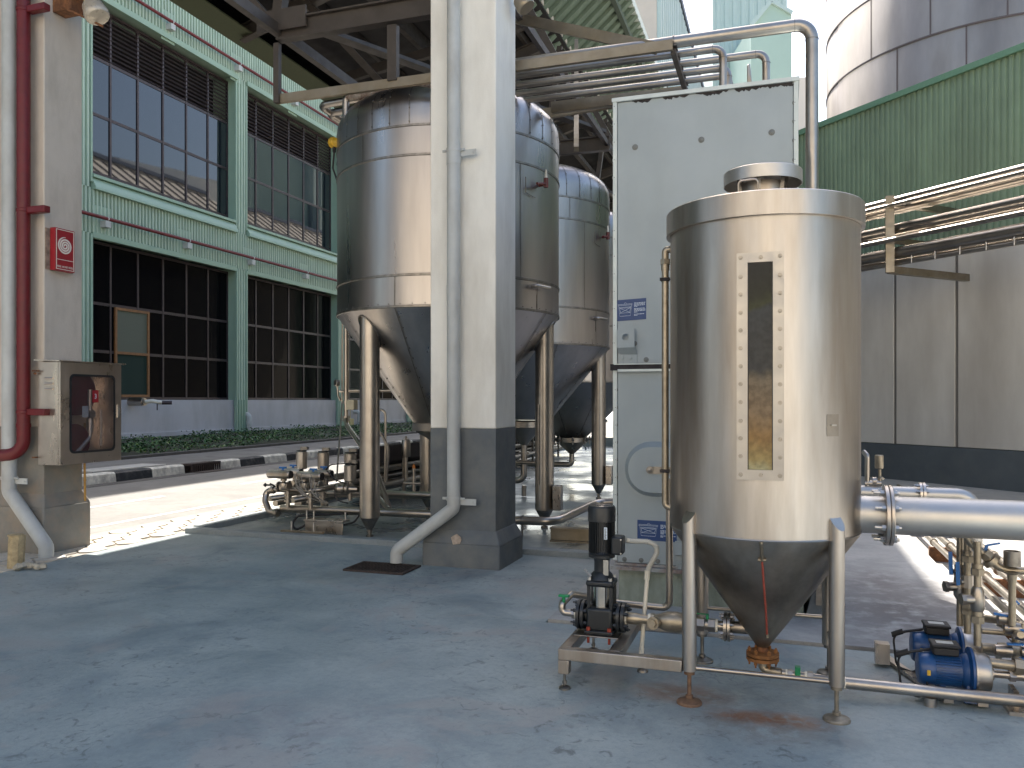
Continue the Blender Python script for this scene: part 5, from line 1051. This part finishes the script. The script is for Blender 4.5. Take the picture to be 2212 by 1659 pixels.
# suction line from pump to tank
t = thing('suction_line', 'stainless line with strainer body and flanges between pump and tank cone', 'pipe', (xs(1460), TY, zl))
xa = PX_+.145
m = MB().lathe([(.030, 0), (.034, .01), (.034, xs(1376)-xa), (.026, xs(1388)-xa), (.026, xs(1400)-xa)], (xa, TY, zl), (1,0,0), n=28); part('reducer', m, T['brass'], t)
x1_ = xs(1401); part('thread_tape', MB().cyl((xa-.005, TY, zl), (xa+.006, TY, zl), .037).cyl((x1_, TY, zl), (x1_+.014, TY, zl), .038).cyl((xs(1546), TY, zl), (xs(1551), TY, zl), .038), T['pvcw'], t)
part('strainer', MB().cyl((x1_+.015, TY, zl), (x1_+.035, TY, zl), .042, n=6).lathe([(.034, .036), (.040, .06), (.056, .10), (.060, .16), (.052, .21), (.036, .26), (.032, .29)], (x1_, TY, zl), (1,0,0), n=36), T['brass'], t)
q = Vector((xs(1418), TY-.05, zl)); d_ = Vector((-.25, -.95, .1)).normalized(); part('strainer_cap', MB().cyl(q, q+d_*.035, .036, n=28).cyl(q+d_*.036, q+d_*.05, .024, n=6), T['brass'], t)
xb = xs(1503); part('union_nut', MB().cyl((x1_+.28, TY, zl), (xb, TY, zl), .030).cyl((xb, TY, zl), (xs(1522), TY, zl), .040, n=6).cyl((xs(1523), TY, zl), (xs(1530), TY, zl), .032).cyl((xs(1530), TY, zl), (xs(1545), TY, zl), .040, n=6).cyl((xs(1551), TY, zl), (xs(1565), TY, zl), .030), T['steel2'], t)
m = MB(); m.flange((xs(1567), TY, zl), (1,0,0), .082, .015, 8, .009).flange((xs(1575), TY, zl), (1,0,0), .082, .015, 8, .009); part('flange', m, T['steel2'], t)
part('inlet_pipe', MB().cyl((xs(1578), TY, zl), (TX-.05, TY, zl), .034), T['conedark'], t)
part('valve_handle', MB().box((xs(1480), TY+.03, zl+.048), (xs(1530), TY+.045, zl+.052)).cyl((xs(1528), TY, zl+.03), (xs(1528), TY, zl+.055), .008), T['greenl'], t)
# delivery pipe: left elbow, valve, back behind the pump and up
t = thing('delivery_pipe', 'slim steel pipe rising from the left of the pump round behind it to the tank', 'pipe', (PX_-.2, TY+.2, zl))
xv = xs(1446, 5.02); YB2 = 5.02; xl = PX_-.16
part('pipe', MB().sweep([(PX_-.15, TY, zl), (xs(1214), TY, zl), (xs(1214), TY, zl+.055), (xs(1224), TY+.12, zl+.085), (xs(1250), YB2-.02, zl+.035), (xs(1300, YB2), YB2, zl+.01), (xv, YB2, zl+.0), (xv, YB2, 1.12)], .0215, n=16, bend=.045, seg=6), T['steel2'], t)
part('thread_tape', MB().cyl((PX_-.152, TY, zl), (PX_-.162, TY, zl), .03), T['pvcw'], t); part('union_nut', MB().cyl((PX_-.163, TY, zl), (PX_-.18, TY, zl), .032, n=6), T['steel2'], t)
part('valve_handle', MB().box((xs(1214)-.02, TY-.016, zl+.094), (xs(1214)+.045, TY+.016, zl+.108)).cyl((xs(1218), TY, zl+.06), (xs(1218), TY, zl+.094), .01), T['greenl'], t, bev=.004)
# white cable conduit
t = thing('cable_conduit', 'white ribbed cable hose curving from the pump motor down to the floor', 'conduit', (xs(1400), TY+.1, 0)); YC = TY+.10
pts = [Vector((jx+.05, TY+.035, z3+.10)), on_y(1352, 1168, YC), on_y(1400, 1170, YC), on_y(1418, 1178, YC), on_y(1419, 1195, YC), on_y(1403, 1222, YC), on_y(1399, 1234, YC)]
part('ribbed_hose', MB().sweep(pts, .0135, n=12, bend=.05), T['pvcw'], t)
m = MB()
for i in range(len(pts)-1):
    a, b_ = pts[i], pts[i+1]; k = max(1, int((b_-a).length/.0065))
    for j in range(k): q = a.lerp(b_, (j+.5)/k); dd = (b_-a).normalized(); m.cyl(q-dd*.0016, q+dd*.0016, .0162, n=10)
part('ribs', m, T['pvc'], t)
part('rigid_tube', MB().cyl(pts[-1], on_y(1385, 1415, YC-.05), .0125, n=14).cyl(pts[-1]+Vector((0,0,.005)), on_y(1397, 1252, YC), .017, n=14).cyl(on_y(1386, 1400, YC-.05), on_y(1385, 1417, YC-.05), .015), T['pvcw'], t)
# drain line on the floor
t = thing('drain_line', 'steel drain pipe on the floor running right from under the tank', 'pipe', (1, TY, 0))
zd = .085
part('elbow', MB().sweep([(TX, TY, .158), (TX, TY, zd+.02), (TX+.1, TY-.02, zd+.015)], .024, bend=.05), T['brass'], t)
part('valve', MB().cyl((TX+.1, TY-.02, zd+.015), (xs(1795), TY, zd), .021).cyl((xs(1702), TY-.02, zd+.013), (xs(1712), TY-.02, zd+.013), .027, n=6).cyl((xs(1744), TY-.01, zd+.01), (xs(1756), TY-.01, zd+.01), .027, n=6), T['steel2'], t)
part('thread_tape', MB().cyl((xs(1697), TY-.02, zd+.013), (xs(1701), TY-.02, zd+.013), .025).cyl((xs(1738), TY-.01, zd+.01), (xs(1743), TY-.01, zd+.01), .025).cyl((xs(1822), TY, zd-.01), (xs(1826), TY, zd-.01), .034), T['pvcw'], t)
part('valve_handle', MB().box((xs(1717), TY-.045, zd+.0), (xs(1729), TY-.025, zd+.055)).box((xs(1717), TY-.045, zd+.05), (xs(1729), TY+.0, zd+.06)), T['greenl'], t, bev=.003)
part('long_pipe', MB().cyl((xs(1800), TY, zd-.01), (3.3, TY, zd-.012), .031, n=20).cyl((xs(2010), TY, .0), (xs(2010), TY, .045), .03), T['steel'], t)
single('floor_conduit', MB().sweep([(xs(1975, 4.86), 4.80, .035), (xs(2060, 4.86), 4.88, .022), (3.3, 4.87, .022)], .017, n=12).cyl((xs(1992,4.84), 4.83, .03), (xs(2000,4.84), 4.845, .028), .021), T['pvc'], 'thin pale plastic conduit on the floor just behind the drain pipe', 'conduit', (1.5, 4.86, 0))
# big outlet pipe to the right
t = thing('outlet_pipe', 'wide horizontal stainless pipe leaving the tank to the right through a bolted flange', 'pipe', (1, TY, .99)); zq = .99; xf = xs(1918)
part('stub', MB().lathe([(.100, 0), (.100, xf-TX-TR+.04)], (TX+TR-.04, TY, zq), (1,0,0), n=48), T['outlet'], t)
m = MB(); m.cyl((xf-.022, TY, zq), (xf-.001, TY, zq), .160, n=48).cyl((xf+.001, TY, zq), (xf+.020, TY, zq), .160, n=48); part('flange', m, T['cabinet'], t, bev=.003)
for k in range(8):
    m = MB(); a = 2*pi*(k+.5)/8; y_, z_ = TY+.132*cos(a), zq+.132*sin(a); m.cyl((xf-.075, y_, z_), (xf+.05, y_, z_), .0085, n=10).cyl((xf-.042, y_, z_), (xf-.023, y_, z_), .0165, n=6).cyl((xf+.021, y_, z_), (xf+.038, y_, z_), .0165, n=6); part('flange_bolt', m, T['bolt'], t)
part('pipe', MB().lathe([(.101, 0), (.101, 3.2)], (xf+.018, TY, zq), (1,0,0), n=56), T['outlet'], t)
# ================================================================ things on the right
t = thing('rear_line', 'thinner horizontal steel pipe with small bolted flange behind the wide pipe', 'pipe', (1, 6.9, 1)); Y2 = 6.9
a = on_y(1830, 1063, Y2); b_ = on_y(2105, 1068, Y2)
part('pipe', MB().sweep([(a.x-.3, Y2, a.z), (b_.x, Y2, a.z), (b_.x, Y2+.05, -.0)], .058, n=24, bend=.12), T['outlet'], t)
xf2 = on_y(1991, 0, Y2).x; m = MB(); m.flange((xf2-.012, Y2, a.z), (1,0,0), .095, .018, 8, .010).flange((xf2+.012, Y2, a.z), (1,0,0), .095, .018, 8, .010); part('flange', m, T['cabinet'], t)
a = on_y(1872, 980, 6.9); t = thing('vent_stub', 'thin bent steel pipe end standing close to the right side of the tank', 'pipe', a)
part('pipe', MB().sweep([on_y(1873, 1064, 6.9), on_y(1874, 985, 6.9), on_y(1866, 976, 6.95)], .020, n=10, bend=.03), T['steel2'], t)
t = thing('small_valve_assembly', 'small brass coloured valve with upright cylinder above the thin pipe right of the tank', 'valve', on_y(1899, 1040, 6.9))
part('cylinder', MB().lathe([(0,0),(.028,0),(.032,.01),(.032,.10),(.028,.105),(0,.105)][::-1], on_y(1899, 1012, 6.9), n=16).cyl(on_y(1900, 1014, 6.9), on_y(1901, 1042, 6.9), .012), T['brass'], t)
part('valve_body', MB().cyl(on_y(1868, 1044, 6.9), on_y(1904, 1044, 6.9), .022).cyl(on_y(1885, 1040, 6.9), on_y(1893, 1040, 6.9), .034).cyl(on_y(1903, 1034, 6.9), on_y(1906, 1030, 6.9), .02), T['steel2'], t)
# twin blue pumps
def bluepump(lab, x, y):
    t = thing('blue_pump', lab, 'pump', (x, y, 0), 'blue electric pumps'); z = .155; X = Vector((1,0,0)); n0 = len(C.objects)
    part('motor', MB().lathe([(.0,.10),(.078,.10),(.078,.30),(.0,.30)], (x, y, z), X, n=32), T['blue'], t)
    m = MB()
    for k in range(34): a = 2*pi*k/34; m.bar((x+.11, y+.081*cos(a), z+.081*sin(a)), (x+.285, y+.081*cos(a), z+.081*sin(a)), .0022, .012, up=(0, cos(a), sin(a)))
    part('cooling_fins', m, T['blue'], t)
    part('fan_cover', MB().lathe([(0,0),(.05,0),(.078,.008),(.088,.025),(.088,.11),(.083,.118),(.0,.118)], (x, y, z), X, n=32), T['blue'], t)
    part('front_shield', MB().lathe([(.08,.29),(.088,.305),(.095,.33),(.128,.345),(.128,.362),(0,.362)], (x, y, z), X, n=36), T['blue'], t)
    part('foot_bracket', MB().prism([(x+.29, y-.10, .015), (x+.38, y-.10, .015), (x+.345, y-.07, .12), (x+.32, y-.07, .12)], (0,.2,0)).prism([(x+.13, y-.06, .015), (x+.2, y-.06, .015), (x+.18, y-.05, .10), (x+.15, y-.05, .10)], (0,.12,0)), T['blue'], t, bev=.004)
    part('pump_head', MB().lathe([(.118,.363),(.122,.367),(.122,.38),(.10,.385),(.10,.455),(.09,.475),(.035,.48),(.035,.50),(0,.50)], (x, y, z), X, n=40), T['steel'], t)
    part('terminal_box', MB().box((x+.10, y-.062, z+.086), (x+.27, y+.05, z+.128)), T['rubber'], t, bev=.008)
    part('box_lid', MB().box((x+.09, y-.07, z+.129), (x+.28, y+.058, z+.145)), T['rubber'], t, bev=.006)
    part('lid_label', MB().box((x+.13, y-.03, z+.1455), (x+.24, y+.02, z+.1463)), T['pvc'], t)
    part('warning_sticker', MB().box((x+.055, y-.0925, z-.015), (x+.077, y-.0872, z+.012)), T['yellow'], t)
    part('power_cable', MB().sweep([(x+.09, y-.0, z+.10), (x-.04, y-.04, z+.09), (x-.13, y-.03, z+.06), (x-.11, y-.06, .04), (x+.02, y-.10, .02), (x+.06, y-.08, .1)], .008, bend=.05).cyl((x-.06, y-.04, z+.09), (x-.14, y-.03, z+.062), .016), T['rubber'], t)
    part('suction_pipe', MB().cyl((x+.50, y, z), (x+.60, y, z), .02).cyl((x+.60, y, z), (x+.64, y, z), .033, n=6).cyl((x+.64, y, z), (x+.75, y, z), .025).cyl((x+.75, y, z), (x+.80, y, z), .038, n=6).cyl((x+.80, y, z), (x+1.3, y, z), .024), T['steel2'], t)
    for o in list(C.objects)[n0:]:
        for v in o.data.vertices: v.co.x *= .735
    return t
bp = on_y(1979, 1424, 4.87)
bluepump('nearer blue electric pump with black terminal box on the right side floor', bp.x, 4.87)
bluepump('farther blue electric pump, half hidden behind the nearer one', on_y(1966, 1390, 5.28).x, 5.28)
t = thing('pump_skid', 'flat steel base frame under the two blue pumps', 'base plate', (.7, 5.0, 0)); part('skid', MB().bar((bp.x-.10, 5.5, .02), (bp.x+.14, 4.76, .02), .05, .02).bar((bp.x+.22, 5.5, .02), (bp.x+.30, 4.76, .02), .05, .02).box((bp.x-.16, 5.3, .02), (bp.x-.08, 5.38, .14)), T['cabinet'], t)
# valve tree
def c6(x, y, Y): return on_y(1782+.3744*x, 945+.3744*y, Y)
def valveline(lab, X6, Y, ytop, ybot, valves, hcol, grp='vertical valve pipes right of the blue pumps'):
    t = thing('valve_pipe', lab, 'pipe', (c6(X6, ybot, Y).x, Y, .1), grp); x = c6(X6, 900, Y).x
    zt, zb = c6(X6, ytop, Y).z, c6(X6, ybot, Y).z
    part('pipe', MB().cyl((x, Y, zb), (x, Y, zt), .019, n=16), T['brass'], t)
    for yy, kind in valves:
        z = c6(X6, yy, Y).z
        if kind == 'n': part('union_nut', MB().cyl((x, Y, z-.018), (x, Y, z+.018), .034, n=6).cyl((x, Y, z+.019), (x, Y, z+.045), .028, n=12), T['brass'], t)
        elif kind == 'c': part('check_valve', MB().lathe([(.022,-.07),(.034,-.05),(.036,.0),(.032,.05),(.022,.07)], (x, Y, z), n=20).cyl((x, Y, z), (x-.065, Y-.02, z), .026).cyl((x-.065, Y-.02, z), (x-.085, Y-.025, z), .032, n=6), T['steel2'], t)
        else:
            v = part('ball_valve', MB().cyl((x, Y, z-.035), (x, Y, z+.035), .03, n=8).cyl((x, Y, z), (x-.04, Y-.02, z), .014), T['steel2'], t); part('lever', MB().bar((x-.05, Y-.025, z-.02), (x-.055, Y-.028, z+.11), .02, .006), T['bluel'], v)
    return t
valveline('leftmost of the three upright valve pipes right of the blue pumps', 780, 5.15, 555, 1085, ((860, 'c'), (770, 'b')), 0)
valveline('middle of the three upright valve pipes, rising behind the blue pumps', 822, 5.1, 555, 1130, ((830, 'b'), (700, 'n'), (975, 'n'), (1000, 'n')), 0)
valveline('rightmost of the three upright valve pipes, carrying the round check valve', 880, 4.95, 600, 1200, ((775, 'n'), (935, 'c'), (1050, 'n')), 0)
t = thing('upper_valve_line', 'bent pipe with blue lever valve running right above the blue pumps', 'pipe', c6(980, 700, 5.0)); YU = 5.0
part('pipe', MB().sweep([c6(815, 570, YU), c6(845, 610, YU), c6(1000, 745, YU), c6(1060, 768, YU), c6(1300, 772, YU)], .021, n=16, bend=.06), T['brass'], t)
a = c6(905, 660, YU); b_ = c6(955, 705, YU); m = MB().cyl(c6(915, 665, YU), c6(945, 690, YU), .036, n=6).cyl(c6(950, 700, YU), c6(972, 722, YU), .046, n=20); part('union_nut', m, T['brass'], t)
part('lever', MB().bar(c6(925, 650, YU), c6(935, 622, YU), .02, .012).bar(c6(935, 622, YU), c6(1010, 610, YU), .02, .008), T['bluel'], t)
t = thing('standpipe', 'open topped upright pipe with wide cup standing at the right edge', 'pipe', c6(1080, 1080, 5.0)); 
xq = c6(1080, 700, 4.97).x; z_ = lambda yy: c6(1080, yy, 4.97).z
part('pipe', MB().lathe([(.018, z_(1085)), (.018, z_(850)), (.026, z_(790)), (.04, z_(775)), (.0, z_(770))], (xq, 4.97, 0), n=20), T['brass'], t)
part('cup', MB().lathe([(.041, z_(740)), (.041, z_(655)), (.032, z_(655)), (.03, z_(730)), (0, z_(730))], (xq, 4.97, 0), n=24), T['seam'], t)
t = thing('pump_pipework', 'tangle of small steel pipes, tees and blue levers at the right edge floor', 'pipework', (1.6, 5.1, .2))
m = MB(); m.sweep([c6(905, 1115, 5.1), c6(1090, 1130, 5.1), c6(1130, 1140, 4.8)], .017, bend=.03).sweep([c6(890, 1040, 5.3), c6(1000, 1055, 5.2), c6(1160, 1095, 5.0)], .022).sweep([c6(1000, 1070, 5.3), c6(1160, 1150, 5.2)], .019).cyl(c6(905, 1210, 5.15), c6(1200, 1240, 5.15), .026).cyl(c6(1000, 1225, 5.15), c6(1045, 1228, 5.15), .042, n=6).cyl(c6(950, 1300, 4.85), c6(1200, 1330, 4.85), .026).cyl(c6(1090, 1315, 4.85), c6(1140, 1322, 4.85), .044, n=6).cyl(c6(1100, 1110, 5.2), c6(1100, 1330, 5.2), .02)
part('pipes', m, T['brass'], t)
m = MB()
for (x0, y0, x1, y1) in ((1055, 1095, 1148, 1110), (1050, 1190, 1160, 1195), (1120, 1275, 1190, 1280), (975, 1015, 1060, 1030), (1100, 940, 1120, 960)): m.bar(c6(x0, y0, 5.0), c6(x1, y1, 5.0), .022, .010)
part('levers', m, T['bluel'], t)
m = MB()
for (x, y) in ((1080, 1100), (1140, 1135), (1030, 1230), (1125, 1325), (1045, 1045), (1180, 1240)): q = c6(x, y, 5.02); m.lathe([(.0,-.045),(.03,-.04),(.036,0),(.03,.04),(0,.045)], q, (1,0,0), n=14)
part('fittings', m, T['steel2'], t)
part('floor_bracket', MB().box((c6(1050, 1430, 4.75).x, 4.7, .0), (c6(1200, 1430, 4.75).x, 4.95, .02)).box((c6(1100,1400,4.75).x, 4.78, .02), (c6(1130,1400,4.75).x, 4.9, .1)), T['cabinet'], t)
# low pipes running back along the slab edge
GRP = 'parallel pipes along the slab edge'
for k, (x, r, lab) in enumerate(((1.50, .028, 'leftmost of the parallel low pipes running back along the slab edge'), (1.62, .032, 'second from the left of the low pipes along the slab edge'), (1.78, .024, 'third from the left of the low pipes along the slab edge'), (1.92, .030, 'rightmost of the low pipes along the slab edge'))):
    single('yard_pipe', MB().cyl((x, 4.9+.1*k, .12), (x, 15.5, .12), r, n=14).cyl((x, 7.4+k*.3, .12), (x, 7.44+k*.3, .12), r+.015, n=14).cyl((x, 9.4-k*.2, .12), (x, 9.44-k*.2, .12), r+.012), T['steel2'], lab, 'pipe', (x, 10, .12), GRP)
t = thing('pipe_sleepers', 'low steel cross supports beneath the parallel yard pipes', 'pipe support', (1.7, 10, 0)); m = MB()
for y in (6.3, 7.8, 9.3, 11, 13, 15): m.box((1.44, y, -.06), (2.0, y+.05, .085))
part('supports', m, T['rust'], t)
a = on_z(1985, 1215, .12); single('pipe_valve', MB().cyl((1.6, 7.85, .12), (1.6, 8.15, .12), .045, n=8).cyl((1.6, 8.0, .12), (1.6, 8.0, .27), .02).cyl((1.6, 7.96, .12), (1.48, 7.9, .22), .04), T['steel2'], 'inline valve body on the low yard pipes beneath the wide pipe', 'valve', (1.6, 8, .12))
# ================================================================ building at 45 degrees on the right
WC = 20.9; U_ = Vector((-.7071, .7071, 0)); Nn = Vector((-.7071, -.7071, 0)); P0 = Vector((WC/2, WC/2, 0))   # along, outward normal, a point of the wall
def wl(s, z, o=0): return P0+U_*s+Nn*o+Vector((0,0,z))
def s_at(px): r = ray(px, 865); k = WC/(r.x+r.y); p = O+r*k; return (p-P0).dot(U_)
s0, s1 = -26., s_at(1560)
RB = thing('green_store_building', 'long building with dark green ribbed upper cladding over pale panels and a dark base', 'building', P0)
def wbox(m, sa, sb, z0, z1, o0, o1): return m.prism([wl(sa, z0, o0), wl(sb, z0, o0), wl(sb, z0, o1), wl(sa, z0, o1)], (0,0,z1-z0))
part('core_wall', wbox(MB(), s0, s1, -.2, 7.9, -8, -.10), T['dgreen'], RB)
part('base_band', wbox(MB(), s0, s1, -.2, .68, -.099, .0), T['dband'], RB)
m = MB(); js = [s_at(1932), s_at(2065)]; wj = abs(js[0]-js[1]); cuts = []
s = js[0]
while s < s1: s += wj
while s > s0: cuts.append(s); s -= wj
cuts = sorted(cuts)
for a, b_ in zip(cuts[:-1], cuts[1:]): wbox(m, a+.035, b_-.035, .69, 4.5, -.099, -.012)
part('wall_panels', m, T['panelw'], RB, bev=.008); part('panel_joint', wbox(MB(), s0, s1, .69, 4.5, -.0995, -.04), flat('joint_grey', (.20,.19,.17), .8), RB)
part('cladding_back', wbox(MB(), s0, s1, 4.51, 7.95, -.0985, -.005), T['dgreen'], RB)
m = MB(); m.corr(wl(s0, 4.55), U_, (0,0,1), Nn, s1-s0, 3.4, .125, .032); part('cladding', m, T['dgreen'], RB)
part('eaves_flashing', wbox(MB(), s0, s1, 7.90, 8.02, -.2, .09), flat('green_flashing', (.16,.30,.19), .5), RB)
part('roof', wbox(MB(), s0, s1, 8.03, 8.06, -8.2, .0), T['roofc'], RB)
# pipe bridge along that wall
BR = thing('wall_pipe_rack', 'steel bracket rack with upright channel carrying pipes along the green wall', 'pipe rack', wl(s_at(1922), 4, 2.4))
def on_off(px, py, o): r = ray(px, py); k = (WC-o*1.4142)/(r.x+r.y); return O+r*k
OF = 2.2
pz0 = on_off(1922, 583, OF).z; pz1 = on_off(1922, 430, OF).z; sp_ = (on_off(1922, 583, OF)-P0).dot(U_)
for ds in (0, 6.0, -6.0):
    m = MB(); m.bar(wl(sp_+ds, pz0-.05, OF), wl(sp_+ds, pz1+.05, OF), .14, .12); m.bar(wl(sp_+ds, pz0, OF), wl(sp_+ds-.0, pz0, .05), .12, .13).bar(wl(sp_+ds, pz1-.05, OF), wl(sp_+ds, pz1-.05, .05), .1, .12).bar(wl(sp_+ds, (pz0+pz1)/2-.1, OF), wl(sp_+ds, (pz0+pz1)/2-.1, .05), .08, .1); part('bracket', m, T['tray'], BR)
labs = ('highest bright steel pipe on the wall rack', 'steel pipe just below and behind the highest rack pipe', 'steel pipe on the middle level of the wall rack, outermost', 'thin sunlit pipe below the middle rack level', 'steel pipe on the lowest rack level', 'thin line hanging beneath the lowest rack pipe', 'inner pipe on the top rack level', 'inner pipe on the middle rack level', 'inner pipe on the lowest rack level', 'slim bright pipe along the very top front edge of the wall rack', 'innermost pipe of the middle rack level, against the green wall', 'innermost pipe of the lowest rack level')
hp = [(1922, 437, OF-.15, .075), (1922, 455, OF-.45, .10), (1922, 497, OF-.15, .09), (1922, 519, OF+.13, .045), (1922, 550, OF-.15, .11), (1922, 572, OF-.1, .035), (1922, 452, OF-.9, .11), (1922, 512, OF-.55, .10), (1922, 552, OF-.65, .10), (1922, 444, OF+.08, .035), (1922, 505, OF-1.1, .10), (1922, 568, OF-1.1, .08)]
for (px, py, o, r), lab in zip(hp, labs):
    q = on_off(px, py, o); single('wall_rack_pipe', MB().cyl(wl(s0, q.z, o), wl(s1, q.z, o), r, n=18), T['steel2'], lab, 'pipe', wl(sp_, q.z, o), 'pipes on the wall rack')
m = MB()
for k in range(9): m.cyl(wl(sp_-.4-k*.45, pz0+.07, OF-.05), wl(sp_-.4-k*.45, pz0+.20, OF-.05), .012)
part('threaded_rods', m, T['bolt'], BR)
# silos and tower beyond
SC = O+ray(2150, 865)*34.36; R_ = 6.67; SC.z = 0
t = thing('silo', 'huge round steel silo with horizontal seams behind the green building', 'silo', SC)
part('shell', MB().lathe([(R_, 0), (R_, 27), (R_*.5, 30), (0, 31)], SC, n=96), T['silo'], t, smooth=60)
m = MB()
for k in range(12):
    z = 15.1-2.4*4+2.4*k; m.lathe([(R_+.001, z-.03), (R_+.035, z-.03), (R_+.035, z+.03), (R_+.001, z+.03)], SC, n=96)
    for j in range(8):
        a = -pi/2-.9+j*.37+(k % 2)*.18+.0; m.add([SC+Vector(((R_+.012)*cos(a+s*.004), (R_+.012)*sin(a+s*.004), zz)) for zz in (z, z+2.4) for s in (-1, 1)], [(0,1,3,2)])
part('seams', m, flat('silo_seam_brown', (.10,.075,.07), .6), t)
# pale tower
def far(px, py, d): return O+ray(px, py)*d
t = thing('pale_tower', 'tall pale green clad tower with a gabled stair block in front, far behind the pipes', 'tower', far(1620, 865, 62))
D = 62; a = far(1540, 865, D); b_ = far(1700, 865, D); a.z = b_.z = 0; dep_ = FW*6
part('tower_wall', MB().prism([a, b_, b_+dep_, a+dep_], (0,0,36)), T['pgreen'], t); m = MB(); m.corr(a-FW*.02, RT, (0,0,1), -FW, (b_-a).length, 36, .6, .08); part('tower_cladding', m, T['pgreen'], t)
D2 = 56; x0, xm, x1 = 1622, 1665, 1710; pts = [far(x0, 865, D2), far(x1, 865, D2)]; zt0, ztm, zt1 = far(x0, 56, D2).z, far(xm, 4, D2).z, far(x1, 30, D2).z
P_ = [Vector((pts[0].x, pts[0].y, 0)), Vector((pts[1].x, pts[1].y, 0)), Vector((pts[1].x, pts[1].y, zt1)), Vector((far(xm,0,D2).x, far(xm,0,D2).y, ztm)), Vector((pts[0].x, pts[0].y, zt0))]
part('gable_block', MB().prism(P_, FW*5.5), mat('pale_green_block', (.42,.55,.46), .6, var=.05, vs=.4), t)  # block colour paled for haze, like the tower behind
m = MB(); e = .25
for i, j in ((4, 3), (3, 2)): m.bar(P_[i]-FW*.12, P_[j]-FW*.12, .18, .25)
part('gable_trim', m, T['pgreen'], t)
# unseen warehouse added behind the camera for warm reflections on the steel
t = thing('added_warehouse', 'added unseen cream sheet metal warehouse behind the viewer, a warm reflector', 'building', (2, -14, 0))
part('wall', MB().box((-24, -26, 0), (22, -14, 13.)), T['cream'], t); part('roof', MB().prism([(-24.5, -26, 13.01), (-24.5, -13.5, 13.01), (-24.5, -20, 15.5)], (47, 0, 0)), T['roofc'], t)
m = MB()
for x in range(-22, 20, 4): m.box((x, -14.01, 1.2), (x+1.6, -13.93, 2.6)); m.box((x+.1, -13.929, 1.3), (x+1.5, -13.92, 2.5))
part('window_row', m, T['bronze'], t)
